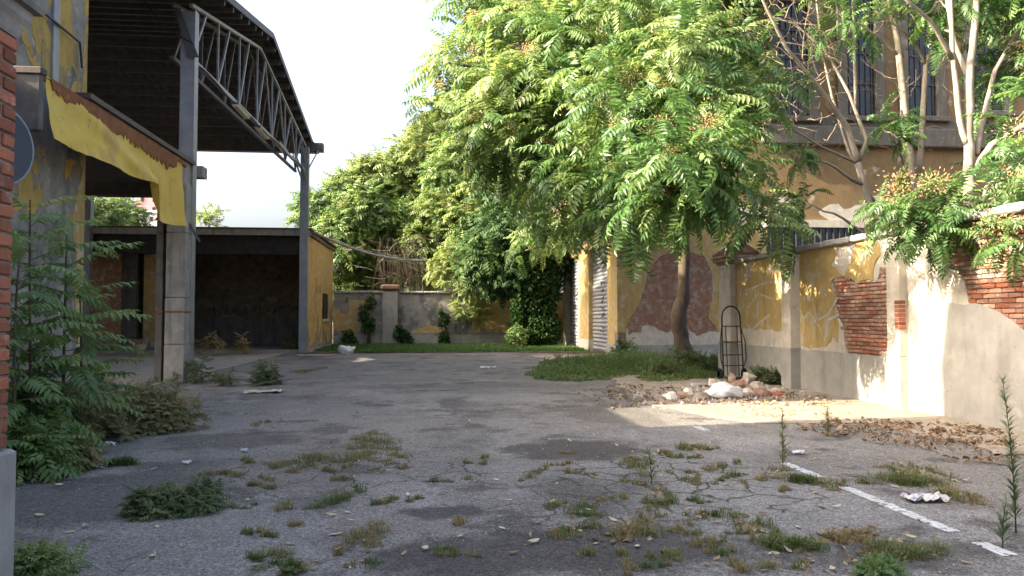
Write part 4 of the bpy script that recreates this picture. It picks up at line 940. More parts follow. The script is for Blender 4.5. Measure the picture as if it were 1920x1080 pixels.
ivy('ivy_column', 'dark ivy hanging in a tall column left of the shutters', 'ivy', [((c.x, 41, 3.0), (1.05, .8, 3.2), .35), ((c.x-.5, 40.9, 5.0), (1.3, .8, 1.9), .2), ((c.x+.3, 40.8, 1.0), (1.1, .8, 1.2), .12), ((c.x-.9, 40.9, 2.2), (.45, .6, 1.9), .12), ((c.x+.8, 41.1, 4), (.6, .6, 2.2), .12), ((c.x-1.3, 41, 3.9), (.5, .5, 1.1), .08), ((c.x-.4, 40.6, .5), (1.1, .6, .6), .08)], l_ivy, 16000, .17, .3, (c.x, 41.2, 6))
c = tk(968, 640, 40)
ivy('sunlit_bush', 'small bush lit by the sun at the foot of the ivy', 'bush', [((c.x, 39.8, .6), (.6, .5, .65), 1)], l_back, 600, .13, .4, (c.x, 39.9, .6))
c = tk(695, 560, 44.6)
for (px, py, w_, h_, lab) in ((690, 590, .45, 1.3, 'ivy clump climbing the back wall left of its pier'), (835, 610, .4, 1.3, 'dark creeper on the back wall right of its pier'), (755, 630, .6, .6, 'low dark bush at the foot of the back wall pier'), (655, 640, .5, .6, 'dark bush at the shed end wall')):
    c = tk(px, py, 44.5); ivy('wall_creeper', lab, 'creeper', [((c.x+rnd(-.6,.6)*w_, 44.6, max(.3, max(c.z, h_*.7)+rnd(-.8,.8)*h_)), (w_*rnd(.3,.7), .25, h_*rnd(.25,.5)), .16) for _ in range(7)], l_deep, 520, .17, .2, (c.x, 44.7, max(c.z, .8)))
# dry vine curtain
t = empty('dry_vines', tk(760, 600, 46.5), 'tangle of dry brown vines behind the back wall', 'vines')
g = MB()
for k in range(90):
    x, z0 = rnd(705, 800), rnd(440, 500); a = tk(x, z0, rnd(45.6, 47)); g.tube(bez(a, a+Vector((rnd(-.5,.5), 0, -rnd(1.2, 3))), (rnd(-.4,.4), rnd(-.2,.2), rnd(-.3,.5)), 5), .013, 3, False)
for k in range(70):
    a = tk(rnd(680, 830), rnd(440, 560), rnd(45.6, 47)); g.tube(bez(a, a+Vector((rnd(-1.2,1.2), 0, rnd(-.5,.5))), (0, 0, rnd(-.3,.3)), 4), .012, 3, False)
obj('stems', g, m_twig, t, kind='stuff')

# ------------------------------------------------------------------ grass and weeds
def blades(P, H, Wd, tint):
    P = np.asarray(P); n = len(P); H = np.asarray(H)[:,None]; Wd = np.asarray(Wd)[:,None]
    a = np.random.uniform(0, 6.283, n); hd = np.stack([np.cos(a), np.sin(a), 0*a], 1); sd = np.stack([-np.sin(a), np.cos(a), 0*a], 1); ln = np.random.uniform(.15, 1.25, n)[:,None]
    Zv = np.array([0,0,1.])
    m_ = P+hd*H*ln*.35+Zv*H*.6; tp = P+hd*H*ln+Zv*H*(1-.35*ln)
    V = np.stack([P-sd*Wd, P+sd*Wd, m_+sd*Wd*.8, m_-sd*Wd*.8, tp+sd*Wd*.15, tp-sd*Wd*.15], 1).reshape(-1,3)
    b = (np.arange(n)*6)[:,None]; F = np.concatenate([b+np.array([[0,1,2,3]]), b+np.array([[3,2,4,5]])])
    return V, F, np.repeat(tint, 6)
def grass(name, pts, H, Wd, tint, m_, **kw):
    v, f, t_ = blades(pts, H, Wd, np.clip(tint, 0, 1)); 
    return obj(name, bulk(name, v, f, m_, t_), None, **kw)
# grass band before the back wall, and the mound by the tree
P, H = [], []
for _ in range(26000):
    x, y = rnd(-5.6, 7.2), rnd(34.6, 44.9)
    if y > 35.2+.6*fb(x, y, .6, 2)+(1.2 if x < -3.5 else 0): P.append((x, y, .02)); H.append(rnd(.06, .22))
grass('back_grass', P, H, np.full(len(P), .012), np.random.normal(.25, .15, len(P)), l_herb, label='band of green grass below the back wall', cat='grass', kind='stuff')
MND = [gp(*q)[:2] for q in ((985,705),(1020,680),(1100,672),(1200,672),(1345,680),(1345,712),(1290,712),(1240,722),(1205,715),(1190,705),(1110,714),(1040,716))]
mx0, mx1 = min(p[0] for p in MND), max(p[0] for p in MND); my0, my1 = min(p[1] for p in MND), max(p[1] for p in MND)
P, H, O, D, U, L_, t_ = [], [], [], [], [], [], []
for _ in range(60000):
    x, y = rnd(mx0, mx1), rnd(my0, my1); e = -sdf(x, y, MND)+.3*fb(x, y, 1.2, 4)
    if e > 0:
        h_ = min(1.25, .22+e*.7)*max(.25, .75+1.1*fb(x, y, .9, 9))
        if random.random() < .6: P.append((x, y, 0)); H.append(rnd(.08, .38)*h_*(1.6 if random.random() < .06 else 1)+.03)
        else:
            z_ = rnd(.02, .30)*h_; O.append((x, y, z_)); D.append(np.random.normal(0,1,3)*[1,1,.4]); U.append((rnd(-.4,.4), rnd(-.6,.2), 1)); L_.append(rnd(.05,.11)); t_.append(min(1, max(0, random.gauss(.4, .2))))
grass('mound_grass', P, H, np.full(len(P), .008), np.random.normal(.3, .28, len(P)), l_herb, label='green grass mound growing around the tree foot', cat='grass', kind='stuff')
mass('mound_herbs', [kite(.5, .1)], O, D, U, L_, t_, l_herb, label='low leafy herbs on the grass mound by the tree', cat='ground cover', kind='stuff')
# grass in the cracks of the asphalt
LN = [([(705,815),(670,862),(640,882)], .28), ([(600,855),(540,882),(520,888)], .26), ([(655,900),(640,935),(600,955)], .16), ([(748,848),(730,872)], .1), ([(735,985),(690,1000),(680,1025)], .12), ([(525,1030),(480,1052)], .12),
 ([(545,950),(515,958)], .09), ([(470,948),(445,952)], .08), ([(830,1035),(895,1045)], .06), ([(1045,940),(1090,952),(1100,985),(1055,1000)], .1), ([(1170,860),(1230,898),(1240,950)], .13), ([(1235,955),(1190,1000),(1120,1012),(1060,1000)], .12),
 ([(1310,965),(1385,985),(1450,1010),(1500,1035),(1490,1075)], .13), ([(1428,880),(1490,902),(1560,912),(1640,903),(1700,885)], .16), ([(1690,880),(1760,915),(1822,948)], .17), ([(1700,875),(1780,900)], .12), ([(1540,1012),(1630,1000)], .10),
 ([(1610,1052),(1690,1030),(1765,1042)], .12), ([(1280,838),(1325,842)], .14), ([(1215,850),(1290,860)], .12), ([(530,1072),(560,1065)], .08), ([(440,1072),(470,1068)], .07), ([(700,1060),(640,1065)], .08),
 ([(1040,870),(980,900)], .05), ([(880,900),(800,905)], .05), ([(760,930),(700,945)], .06), ([(560,700),(600,690)], .25), ([(480,800),(500,790)], .1), ([(1110,690),(1170,700)], .2), ([(1330,880),(1300,905),(1260,905)], .1), ([(1180,935),(1120,940)], .06)]
for _ in range(46):
    px_, py_ = rnd(1040, 1460), rnd(840, 1070); LN.append(([(px_, py_), (px_+rnd(-60, 60), py_+rnd(-14, 14))], rnd(.025, .06)))
for _ in range(22):
    px_, py_ = rnd(450, 900), rnd(850, 1070); LN.append(([(px_, py_), (px_+rnd(-50, 50), py_+rnd(-14, 14))], rnd(.02, .05)))
P, H, Tn, CLU = [], [], [], []
for pl_, wd in LN:
    G = [gp(*q) for q in pl_]; seg = list(zip(G[:-1], G[1:])); ln = sum((b-a).length for a, b in seg); dry = rnd(.35, .95)
    for _ in range(int(ln*9)+3):
        a, b = random.choices(seg, [(b-a).length for a, b in seg])[0]; p = a.lerp(b, random.random())
        cx_, cy_ = p.x+random.gauss(0, wd*.5), p.y+random.gauss(0, wd*.5); r_ = rnd(.25, 1)**1.5*wd*.8+.02; CLU.append((cx_, cy_, r_)); dd = dry+random.gauss(0, .2); hh = rnd(.5, 1.5)
        for _ in range(int(30+2600*r_*r_*rnd(.4, 1.4))):
            x, y = cx_+random.gauss(0, r_*.5), cy_+random.gauss(0, r_*.5)
            P.append((x, y, gz(x, y))); H.append(rnd(.012, .075)*hh*(1.1 if wd > .11 else .8)); Tn.append(dd+random.gauss(0, .15))
g = MB()
for cx_, cy_, r_ in CLU:
    if cy_ > 12: continue
    R2 = r_*1.5; b0 = len(g.v)
    g.skin((0,0,.002+.001*random.random()), (1,0,0), (0,1,0), (0,0,1), cx_-R2, cx_+R2, cy_-R2, cy_+R2, lambda u, v: r_*.45-math.hypot(u-cx_, v-cy_)+r_*1.6*fb(u, v, 6, 3), max(.016, R2/10), .002, .002)
    for i in range(b0, len(g.v)): q = g.v[i]; g.v[i] = (q[0], q[1], q[2]+gz(q[0], q[1]))
obj('crack_soil', g, m_moss, label='dark mossy soil filling the asphalt cracks', cat='soil', kind='stuff')
grass('crack_grass', P, H, np.random.uniform(.0016, .0035, len(P)), np.array(Tn), l_grass, label='thin grass and moss growing along the asphalt cracks', cat='grass', kind='stuff')
# single weeds, each a plant
def weed(label, px, py, w_, h_, n, m_, tint, L=None, name='weed_plant', group='weeds on the asphalt', T=None, k=5, p=None):
    b = p or gp(px, py); root = empty(name, b, label, 'weed', group); fr = Fronds(); st = MB()
    subs = [(rnd(-.6,.6)*w_, rnd(-.5,.5)*w_, rnd(.4,.75), rnd(.55,1.1)) for _ in range(6)]
    for _ in range(n):
        a, q = rnd(0, 6.28), rnd(0, 1)**.6; sx, sy, sw_, sh = random.choice(subs); top = b+Vector((sx+math.cos(a)*w_*q*sw_, sy+math.sin(a)*w_*q*sw_*.8, h_*rnd(.3, 1.05)*sh*(1-.45*q)))
        st.tube([b+Vector((sx*.7+math.cos(a)*w_*q*.25, sy*.7+math.sin(a)*w_*q*.25, 0)), b.lerp(top, .6)+Vector((0,0,h_*.08)), top], [.004, .003, .002], 3, False)
        fr.rosette(top-Vector((0,0,h_*.15)), (math.cos(a)*q, math.sin(a)*q, .9), k, L or h_*.55, tint)
    obj('stems', st, m_, root); fr.build(root, m_, 0, T or FB, 'foliage'); return root
weed('bushy grey-green weed spreading on the asphalt, largest at near left', 320, 958, .36, .27, 150, l_weed, .35, .12, k=6)
weed('leafy weed at the plinth of the brick pillar', 62, 1085, .16, .2, 60, l_sap, .4, .12)
weed('weed with a pale bud at the frame bottom', 545, 1078, .05, .10, 14, l_grass, .3, .07)
weed('bushy weed at the right of the column foot', 500, 722, .5, .62, 46, l_weed, .35, .2)
weed('tall thin weed next to the column foot', 365, 718, .4, .8, 22, l_weed, .3, .22)
weed('low weed between the column and the bushy weed', 430, 724, .45, .55, 24, l_weed, .4, .18)
weed('dry weed stalks on the shed slab behind the column', 460, 665, .5, 1.5, 14, l_dry, .6, .3)
weed('dry seeded weed in front of the shed wall', 390, 668, .6, 1.3, 14, l_dry, .5, .3)
weed('small shrub at the foot of the shed opening', 545, 660, .5, .7, 22, l_weed, .5, .3)
weed('dark upright weed against the right wall near its second pilaster', 1432, 722, .28, .45, 40, l_weed, .25, .22)
weed('small weed at the foot of the first wall pilaster', 1455, 722, .2, .3, 24, l_weed, .35, .16)
weed('green weed inside the hand truck frame', 1375, 700, .3, 1.0, 44, l_deep, .3, .26)
weed('weed sprouting at the building corner plinth', 1168, 672, .4, .75, 16, l_deep, .35, .4)
weed('leafy weed at the very bottom right', 1640, 1078, .14, .09, 40, l_sap, .5, .09)
# tall narrow-leaved weeds
def horseweed(label, b, h_, n, m_=l_weed, tint=.35):
    root = empty('tall_weed', b, label, 'weed', 'tall narrow weeds'); lean = Vector((rnd(-.12,.12), rnd(-.1,.1), 0))*h_
    P = [b+lean*(k/6)**2+Vector((0,0,h_*k/6)) for k in range(7)]
    obj('stem', MB().tube(P, [.006-.0007*k for k in range(7)], 5), m_, root, smooth=True)
    O, D, U, L_, t_ = [], [], [], [], []
    for i in range(n):
        u = rnd(.08, 1); p = b+lean*u*u+Vector((0,0,h_*u)); a = rnd(0, 6.28); up = .7 if u < .7 else .9
        O.append(tuple(p)); D.append((math.cos(a), math.sin(a), rnd(.5, up+.6))); U.append((0, 0, 1)); L_.append(rnd(.09,.17)*(1.1-.6*u)); t_.append(min(1, max(0, tint+.4*(u-.5)+rnd(-.1,.1))))
        if u > .72:
            for _ in range(2): O.append(tuple(p+Vector((math.cos(a), math.sin(a), 1.2))*rnd(.02,.09))); D.append((rnd(-1,1), rnd(-1,1), 1)); U.append((1,0,0)); L_.append(rnd(.012,.028)); t_.append(.8)
    mass('leaves', [kite(.11, .2)], O, D, U, L_, t_, m_, root, kind='stuff')
horseweed('tall feathery weed with narrow leaves at the right edge, left stem', gp(1905, 1000), 1.12, 260, l_weed, .6)
horseweed('tall feathery weed with narrow leaves cut by the right frame edge', gp(1935, 960), 1.2, 260, l_weed, .6)
horseweed('short leafy weed leaning at the right frame edge', gp(1880, 1030), .35, 60)
horseweed('single upright weed beside the worn parking line', gp(1468, 880), .62, 170, l_dry, .2)
horseweed('small upright weed at the sunlit verge edge', gp(1552, 818), .36, 130, l_weed, .5)
horseweed('thin weed rising from the joint near the dark stain', gp(1222, 910), .32, 50, l_weed, .4)
# saplings and bushes at left
def sapling(label, base, top, n, L, m_=l_sap, tint=.35, singles=60, group='tree of heaven saplings at left'):
    root = empty('sapling', base, label, 'sapling', group); base, top = Vector(base), Vector(top); P = bez(base, top, (rnd(-.1,.1), 0, .1), 9); r0 = .022
    obj('stem', MB().tube(P, [r0*(1-.6*k/8) for k in range(9)], 6), m_barkd, root, smooth=True); fr = Fronds()
    for i in range(n):
        u = .22+.78*i/n; p = base.lerp(top, u); a = i*2.4+rnd(-.3,.3); el = rnd(.05, .45)+.5*max(0, u-.8)*3
        fr.O.append(tuple(p)); fr.D.append((math.cos(a), math.sin(a), el)); fr.U.append((rnd(-.2,.2), rnd(-.2,.2), 1)); fr.L.append(L*rnd(.8, 1.15)*(1.05-.35*max(0, u-.75)*4*.5)); fr.t.append(min(1, max(0, tint+random.gauss(0, .12))))
    fr.build(root, m_, min(singles, n-1), FR); return root
S = lambda px, py, d: at(px, py, Y=d)
for lab, px, d, ptop, n, L in (('tallest sapling with feathery leaves against the plastered corner', 62, 9.2, 375, 30, .85), ('sapling with long leaves reaching right under the flat roof', 118, 9.6, 440, 26, .85), ('low sapling right behind the brick pillar', 35, 8.4, 470, 24, .75), ('sapling in front of the dark column opening', 150, 10.2, 560, 20, .8)):
    b = S(px, 800, d); tpp = S(px+rnd(-6, 12), ptop, d); sapling(lab, (b.x, d, gz(b.x, d)), tpp, n, L)
weed('leafy weed on the mound left of the tree trunk', 0, 0, .6, .5, 50, l_weed, .3, .22, 'mound_weed', 'weeds on the grass mound', p=Vector((5.6, 23.6, 0)))
weed('broad weed at the left end of the grass mound', 0, 0, .7, .42, 60, l_grass, .4, .2, 'mound_weed', 'weeds on the grass mound', p=Vector((4.2, 24.5, 0)))
weed('tall weed at the foot of the tree trunk', 0, 0, .5, .65, 50, l_grass, .3, .24, 'mound_weed', 'weeds on the grass mound', p=Vector((7.7, 24.0, 0)))
weed('bright weed on the mound edge near the rubble', 0, 0, .55, .4, 50, l_grass, .5, .2, 'mound_weed', 'weeds on the grass mound', p=Vector((6.4, 20.8, 0)))
weed('weed between the trunk and the hand truck', 0, 0, .6, .6, 60, l_grass, .35, .24, 'mound_weed', 'weeds on the grass mound', p=Vector((7.9, 22.2, 0)))
weed('tall dark weed thicket at the foot of the saplings', 0, 0, .85, 1.2, 90, l_sap, .1, .36, 'weed_bush', 'weed bushes at left', p=Vector((-4.9, 9.3, 0)))
weed('dry tan-green bush at the edge of the left asphalt', 0, 0, .85, .85, 420, l_dry, .3, .15, 'weed_bush', 'weed bushes at left', p=Vector((-4.25, 11.0, 0)))
weed('greenish dry bush in the middle of the left thicket', 0, 0, .8, .95, 340, l_dry, .12, .17, 'weed_bush', 'weed bushes at left', p=Vector((-4.7, 10.2, 0)))
weed('dark leafy bush beside the brick pillar plinth', 0, 0, .55, .75, 120, l_sap, .15, .3, 'weed_bush', 'weed bushes at left', p=Vector((-4.2, 8.2, 0)))
weed('small dry bush at the near end of the left thicket', 0, 0, .35, .45, 90, l_dry, .3, .16, 'weed_bush', 'weed bushes at left', p=Vector((-3.85, 8.5, 0)))
weed('low tan weed bush behind the dry bush near the column', 0, 0, .9, .7, 120, l_dry, .4, .24, 'weed_bush', 'weed bushes at left', p=Vector((-5.2, 13.2, 0)))

# ------------------------------------------------------------------ fallen leaves
def leaf_template(k):
    g = MB(); n = 5; rs = random.Random(k); c = rs.uniform(.2, .9); wf = rs.uniform(.28, .48)
    for i in range(n+1):
        u = i/n; w_ = wf*math.sin(math.pi*min(1, .06+u*.94))**.9*.5; z_ = c*(u-.5)**2*.9+.02
        g.v += [(u-.5, -w_, z_+c*w_*.7), (u-.5, 0, z_), (u-.5, w_, z_+c*w_*.7)]
    for i in range(n):
        b = i*3; g.f += [(b,b+3,b+4,b+1), (b+1,b+4,b+5,b+2)]
    return g
def leaf_obj_mesh(k, m_, tn):
    me = leaf_template(k).mesh('fallen_leaf'); a_ = me.attributes.new('tint', 'FLOAT', 'POINT'); a_.data.foreach_set('value', [tn]*len(me.vertices)); me.materials.append(m_); return me
LMp = [leaf_obj_mesh(k, l_fallp, .1+.1*k) for k in range(4)]; LMb = [leaf_obj_mesh(k+7, l_fall, .15+.15*k) for k in range(4)]
def drop(px, py, pale, s_=None, b=None):
    p = b or gp(px, py); s_ = s_ or rnd(.05, .10)
    M = Matrix.Translation(p+Vector((0,0,.004))) @ Euler((rnd(-.25,.25), rnd(-.25,.25), rnd(0,6.28))).to_matrix().to_4x4() @ Matrix.Scale(s_, 4)
    near = p.y < 7.5
    zone = 'left' if p.x < -.6 else ('middle' if p.x < 1.7 else 'right')
    lab = ('pale curled' if pale else 'brown curled')+' leaf fallen on the '+('near ' if near else 'farther ')+zone+' asphalt'
    inst('fallen_leaf', random.choice(LMp if pale else LMb), M, None, label=lab, cat='leaf', group=lab+'s' if False else ('pale' if pale else 'brown')+' leaves on the '+('near ' if near else 'farther ')+zone+' asphalt')
for q in ((632,1003,.12),(620,968,.09),(765,930,.08),(1000,1020,.10),(1085,998,.10),(955,940,.07),(1035,945,.08),(930,900,.06),(790,960,.06),(670,775,.12),(1150,978,.08),(110,910,.09),(160,990,.09),(190,912,.08),(75,968,.09),(295,990,.06),(1700,935,.08),(1570,953,.08),(1030,825,.06),(1068,828,.1),(720,940,.08),(880,790,.07),(545,1022,.08),(480,1062,.07),(650,962,.08)):
    drop(q[0], q[1], True, q[2])
n = 0
while n < 190:
    px, py = rnd(40, 1900), rnd(735, 1075)
    if px < 330 and py < 870: continue
    p = gp(px, py)
    if p.x > 6 or p.x < -5.5: continue
    dens_ = .35+.5*(px > 1150)+.3*fb(p.x, p.y, .8, 6)
    if random.random() < dens_: drop(px, py, random.random() < .38, rnd(.03, .095)); n += 1
def litter(name, label, n, fn, m_, size, tmu):
    O, D, U, L_, t_ = [], [], [], [], []
    while len(O) < n:
        x, y, z_ = fn()
        if x is None: continue
        O.append((x, y, z_)); a = rnd(0, 6.28); D.append((math.cos(a), math.sin(a), rnd(-.35,.8))); U.append((rnd(-1,1), rnd(-1,1), .8)); L_.append(size*rnd(.35, 1.5)); t_.append(min(1, max(0, random.gauss(tmu, .3))))
    return mass(name, [kite(.42, .3), kite(.5, -.35), kite(.3, .5), kite(.7, .2)], O, D, U, L_, t_, m_, label=label, cat='leaf litter', kind='stuff')
LA = [gp(*q)[:2] for q in ((1470,800),(1600,790),(1800,795),(1890,820),(1900,880),(1840,875),(1740,850),(1640,835),(1540,822))]
LB = [gp(*q)[:2] for q in ((1090,735),(1180,722),(1330,735),(1500,738),(1580,755),(1480,765),(1250,765),(1130,768))]
LC = [gp(*q)[:2] for q in ((1420,760),(1560,755),(1580,770),(1500,792),(1400,785))]
def inpoly(PL, amp, fall=0):
    x0, x1 = min(p[0] for p in PL), max(p[0] for p in PL); y0_, y1_ = min(p[1] for p in PL), max(p[1] for p in PL)
    def fn():
        x, y = rnd(x0, x1), rnd(y0_, y1_)
        if sdf(x, y, PL)+amp*fb(x, y, 1.3, 7)+rnd(0, .5)*rnd(0, 1) > 0 or fb(x, y, 2.5, 8) > rnd(-.1, .5) or x > XW-.1: return None, 0, 0
        return x, y, .026+rnd(0, .02)
    return fn
litter('verge_leaf_litter', 'brown leaf litter along the shaded foot of the right wall', 1500, inpoly(LA, .6), l_fall, .062, .7)
litter('rubble_leaf_litter', 'brown leaf litter around the rubble pile', 1100, inpoly(LB, .8), l_fall, .07, .7)
litter('sunlit_leaf_litter', 'pale leaves lying in the sunlit patch', 260, inpoly(LC, .9), l_fallp, .07, .5)
def along():
    pl_, wd = random.choice(LN[9:20]); i = random.randrange(len(pl_)-1); p = gp(*pl_[i]).lerp(gp(*pl_[i+1]), random.random())
    x, y = p.x+random.gauss(0, .1), p.y+random.gauss(0, .1); return x, y, gz(x, y)+.012
litter('crack_leaf_litter', 'small dry leaf crumbs caught in the crack grass', 700, along, l_fall, .05, .45)
def crumbs():
    x, y = rnd(-4, 6), rnd(4.3, 16); return x, y, gz(x, y)+.006
litter('scattered_crumbs', 'tiny pale leaf crumbs scattered over the asphalt', 900, crumbs, l_fallp, .022, .4)

# ------------------------------------------------------------------ rubble pile, bag, hand truck, litter
def tuft(label, px, py, w_, h_, n, tint):
    b = gp(px, py); root = empty('grass_tuft', b, label, 'weed', 'weeds on the asphalt'); P, H, T_ = [], [], []
    subs = [(rnd(-1,1)*w_, rnd(-.6,.6)*w_, rnd(.25,.6)*w_, rnd(.4,1.1)) for _ in range(7)]
    for _ in range(n):
        sx, sy, sr, sh = random.choice(subs); x, y = b.x+sx+random.gauss(0, sr*.5), b.y+sy+random.gauss(0, sr*.5); P.append((x, y, gz(x, y))); H.append(h_*sh*rnd(.3, 1)); T_.append(tint+random.gauss(0, .2))
    v, f, t_ = blades(P, H, np.full(n, .0028), np.clip(T_, 0, 1)); v = v-np.array(b)
    obj('blades', bulk('blades', v, f, l_grass, t_), None, root, kind='stuff')
    O, D, U, L_, t2 = [], [], [], [], []
    for _ in range(n//7):
        sx, sy, sr, sh = random.choice(subs); O.append((b.x+sx+random.gauss(0, sr*.5), b.y+sy+random.gauss(0, sr*.5), b.z+h_*sh*rnd(.1,.6))); D.append((rnd(-1,1), rnd(-1,1), rnd(-.2,.5))); U.append((rnd(-.4,.4), rnd(-.4,.4), 1)); L_.append(rnd(.018,.04)); t2.append(min(1, max(0, tint+random.gauss(0, .3))))
    mass('small_leaves', [kite(.5, .1)], O, D, U, L_, t2, l_grass, root, kind='stuff')
tuft('green broad weed beside the parking line', 1512, 905, .16, .13, 900, .35)
tuft('green weed at the far end of the litter strip', 1720, 905, .22, .15, 1300, .4)
tuft('yellowing weed tuft right of the wrapper', 1790, 930, .16, .11, 800, .75)
tuft('bright green weed tuft at near right, left of the line end', 1700, 1042, .17, .13, 1200, .3)
tuft('green weed tuft in the crack at lower right centre', 1480, 1025, .15, .11, 900, .4)
tuft('reddish weed tuft along the diagonal crack', 1590, 1010, .14, .08, 700, .9)
tuft('small weed in the crack left of the diagonal crack', 1235, 945, .09, .08, 400, .7)
tuft('weed tuft at the joint near the dark stain', 1305, 842, .16, .10, 500, .7)
tuft('low flat weed between the two left weed clumps', 415, 890, .18, .07, 700, .6)
tuft('small round grass-green weed beside the left bushes', 232, 872, .14, .13, 800, .15)
def rock(label, px, py, w_, h_, seed, m_=None, dep=None, flat=0, z0=0.0):
    b = gp(px, py); g = MB(); n1, n2 = 5, 7; z0 -= h_*.12; dep = dep or w_*.8; V = Vector
    bb = []
    for i in range(n1+1):
        th = math.pi*i/n1
        for k in range(n2):
            a = 2*math.pi*k/n2; v = V((math.sin(th)*math.cos(a), math.sin(th)*math.sin(a), math.cos(th)))
            s_ = 1/max(abs(v.x), abs(v.y), abs(v.z))**.9*(1+.45*noise.noise(v*1.6+V((seed*3.3,0,0))))
            bb.append(b+V((v.x*w_/2*s_*.8, v.y*dep/2*s_*.8, z0+h_*.42+v.z*h_/2*s_*.8)))
    fs = []
    for i in range(n1):
        for k in range(n2): fs.append((i*n2+k, (i+1)*n2+k, (i+1)*n2+(k+1)%n2, i*n2+(k+1)%n2))
    g.add(bb, fs); obj('rubble_stone', g, m_ or m_stone, None, label, 'rubble', 'rubble pile by the right wall', base=b)
m_rw = mat('white_plaster_lump', [(.62,.58,.52), (.52,.48,.43)], [((.34,.28,.23), 9, .58, .7, .6)], bump=.8, bscale=35)
RK = [('pale angular stone at the left front of the rubble pile', 1258,752,.30,.22,1,m_rw),('brown brick chunk right of the leftmost pale stone', 1282,750,.24,.20,2,m_brickd),('cream stone leaning behind the front chunks', 1290,744,.20,.26,3,m_rw),('grey wedge of mortar in the middle of the front row', 1315,750,.36,.2,4,m_stone),
 ('flat slab at the back left of the rubble', 1265,728,.5,.12,5,m_stone),('flat grey slab lying behind the front stones', 1310,726,.48,.14,6,m_conc),('cream stone left of the white bag', 1340,726,.34,.24,7,m_stone),('upright broken brick on top of the rubble', 1372,722,.20,.36,8,m_brickd),('rounded stone at the top right of the rubble', 1402,722,.42,.38,9,m_stone),
 ('brick lump beneath the upright broken brick', 1385,732,.36,.28,10,m_brickd),('mortared stone right of the white bag', 1402,746,.32,.26,11,m_stone),('pink and white broken brick in the right of the pile', 1428,744,.36,.24,12,m_brickd),('red brick half lying at the right end', 1456,744,.34,.13,13,m_brick),('thin grey slab above the red brick half', 1448,736,.5,.1,14,m_stone),
 ('small white plaster lump in the pile centre', 1360,735,.25,.2,15,m_rw),('small stone between white bag and front row', 1335,748,.18,.12,16,m_stone),('grey lump under the top of the pile', 1420,732,.42,.24,17,m_stone)]
for r_ in RK: rock(*r_)
g = MB()
for k in range(420):
    p = gp(random.gauss(1360, 75), random.gauss(741, 11)); s_ = rnd(.008, .045)
    if p.x > XW-.2: continue
    g.tube([p+Vector((0,0,-.01)), p+Vector((rnd(-.3,.3)*s_, rnd(-.3,.3)*s_, s_*rnd(.6,1.4)+.02))], [s_, s_*rnd(.4,.9)], 4)
obj('rubble_chips', g, m_stone, None, 'small chips and dust of broken brick around the rubble pile', 'rubble chips', kind='stuff')
b = gp(1358, 748); b.z = 0
def bag(u, v):
    a = 2*math.pi*u; th = math.pi*(.02+.96*v); d_ = Vector((math.sin(th)*math.cos(a), math.sin(th)*math.sin(a), math.cos(th)))
    s_ = 1+.30*noise.noise(d_*1.7+Vector((4,0,0)))+.10*noise.noise(d_*6)+.05*noise.noise(d_*13)
    return b+Vector((d_.x*.34*s_, d_.y*.24*s_, .15+d_.z*.16*s_-.04*abs(d_.x)))
obj('plastic_bag', MB().sheet(bag, 40, 20), m_white, None, 'crumpled white plastic bag on the rubble pile', 'bag', smooth=True, base=b)
# hand truck against the wall
hb = Vector((XW-.42, 19.05, 0)); 
t = empty('hand_truck', hb, 'black tubular hand truck leaning on the wall beside the gate pillar', 'hand truck')
a0, a1 = at(1357, 690, Y=19.0), at(1394, 690, Y=19.0); xl, xr = a0.x, a1.x; zt_ = at(1375, 574, Y=19.15).z
lean = lambda z_: 19.0+.10*z_
P = [(xl, lean(0), .05), (xl, lean(.9), .9)]+[((xl+xr)/2-(xr-xl)/2*math.cos(math.pi*k/10)*.92, lean(1.45), zt_-.28+.28*math.sin(math.pi*k/10)) for k in range(11)]+[(xr, lean(.9), .9), (xr, lean(0), .05)]
obj('frame', MB().tube(P, .02, 8), m_black, t, smooth=True)
for z_ in (.35, .62, .95, 1.35): obj('rung', MB().tube([(xl, lean(z_), z_), (xr, lean(z_), z_)], .014, 6), m_black, t)
for x in (xl+.11, xr-.11): obj('upright', MB().tube([(x, lean(.1), .1), (x, lean(1.35), 1.35)], .012, 6), m_black, t)
for s_, x in ((-1, xl), (1, xr)): obj('side_loop', MB().tube([(x, lean(1.3), 1.3), (x+s_*.07, lean(.9)-.05, .95), (x+s_*.07, lean(.5)-.05, .5), (x, lean(.3), .28)], .013, 6), m_black, t)
obj('toe_plate', MB().box(xl-.02, xr+.02, 18.62, 18.98, .05, .075, .004), m_black, t)
for x in (xl-.06, xr+.06):
    g = MB(); n = 20
    for rr, d_ in ((.09, -.03), (.13, -.03), (.14, 0), (.13, .03), (.09, .03)):
        g.v += [(x+d_, 19.12+rr*math.cos(2*math.pi*k/n), .145+rr*math.sin(2*math.pi*k/n)) for k in range(n)]
    for q in range(4):
        for k in range(n): g.f.append((q*n+k, q*n+(k+1)%n, q*n+n+(k+1)%n, q*n+n+k))
    g.f += [tuple(range(n)), tuple(range(4*n, 5*n))]; w_ = obj('wheel', g, m_dark, t, smooth=True)
c = gp(1378, 702)
def sack(u, v):
    a = 2*math.pi*u; th = math.pi*(.02+.96*v); d_ = Vector((math.sin(th)*math.cos(a), math.sin(th)*math.sin(a), math.cos(th))); s_ = 1+.25*noise.noise(d_*1.8)
    return c+Vector((d_.x*.42*s_, d_.y*.3*s_, .2+d_.z*.24*s_))
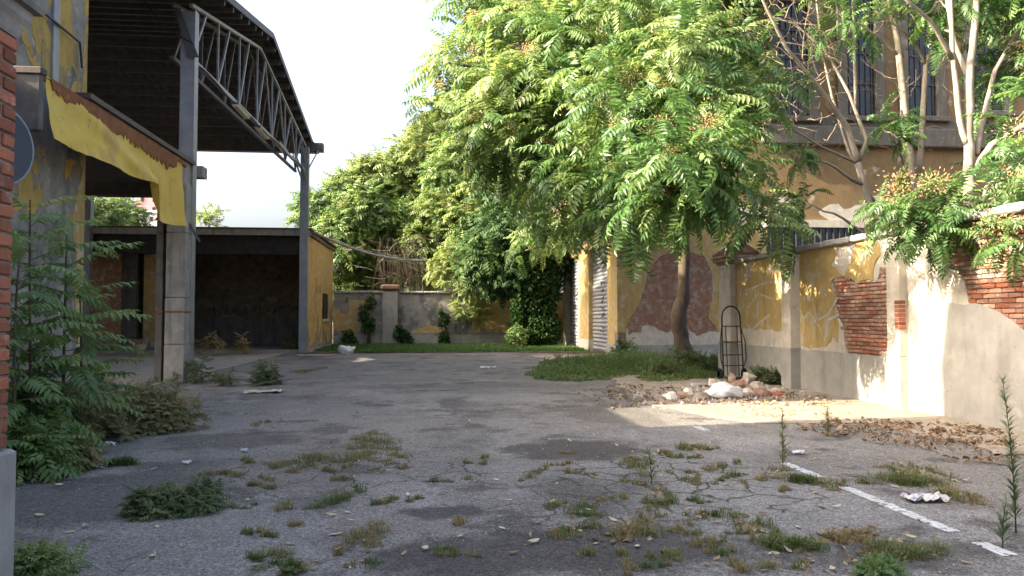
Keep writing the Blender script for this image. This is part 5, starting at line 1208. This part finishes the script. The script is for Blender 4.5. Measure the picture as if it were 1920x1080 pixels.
obj('black_sack', MB().sheet(sack, 24, 12), m_dark, None, 'black sack slumped at the foot of the hand truck', 'sack', smooth=True, base=c)
# crumpled wrappers and scraps
def crumple(name, label, px, py, w_, h_, m_, seed, cat='litter', asp=.5):
    b = gp(px, py)
    def fn(u, v):
        p = Vector((u*5, v*4, seed)); return b+Vector(((u-.5)*w_+.02*noise.noise(p*2), (v-.5)*w_*asp+.02*noise.noise(p*2+Vector((9,0,0))), .006+h_*max(0, .45+.8*noise.noise(p*1.3))))
    obj(name, MB().sheet(fn, 22, 14), m_, None, label, cat, 'litter on the asphalt', base=b)
crumple('wrapper', 'crumpled printed wrapper beside the worn parking line', 1735, 940, .36, .06, m_litter_b, 3.1)
crumple('orange_scrap', 'orange plastic scrap by the left bush', 338, 757, .26, .12, m_litter_y, 5.2)
crumple('white_scrap', 'white scrap above the parking line weed', 1497, 852, .14, .05, m_white, 7.7)
crumple('white_scrap', 'small white scrap at the left weeds', 205, 836, .12, .05, m_white, 8.8)
crumple('white_scrap', 'tiny white paper on the left middle asphalt', 350, 870, .08, .04, m_white, 2.8)
crumple('white_scrap', 'white paper scrap at the middle left asphalt', 458, 848, .08, .04, m_white, 1.8)
crumple('white_scrap', 'white bits on the tarmac near the grass mound', 915, 690, .5, .06, m_white, 4.8)
c = gp(650, 664)
def ragf(u, v):
    a = 2*math.pi*u; th = math.pi*(.02+.96*v); d_ = Vector((math.sin(th)*math.cos(a), math.sin(th)*math.sin(a), math.cos(th))); s_ = 1+.45*noise.noise(d_*1.6+Vector((2,5,0)))+.15*noise.noise(d_*5)
    return c+Vector((d_.x*.30*s_+.25*d_.z*d_.x, d_.y*.22*s_, .13+d_.z*.22*s_))
obj('white_rag', MB().sheet(ragf, 30, 16), m_white, None, 'white rag heap at the corner of the shed end wall', 'rag', smooth=True, base=c)
crumple('board_scrap', 'flat pale board lying before the shed', 590, 667, 1.6, .04, m_conc, 9.9, 'board', .7)
crumple('pale_slab_scrap', 'pale flat slab lying right of the column weeds', 495, 736, .75, .05, m_plcream, 11.1, 'slab', .6)
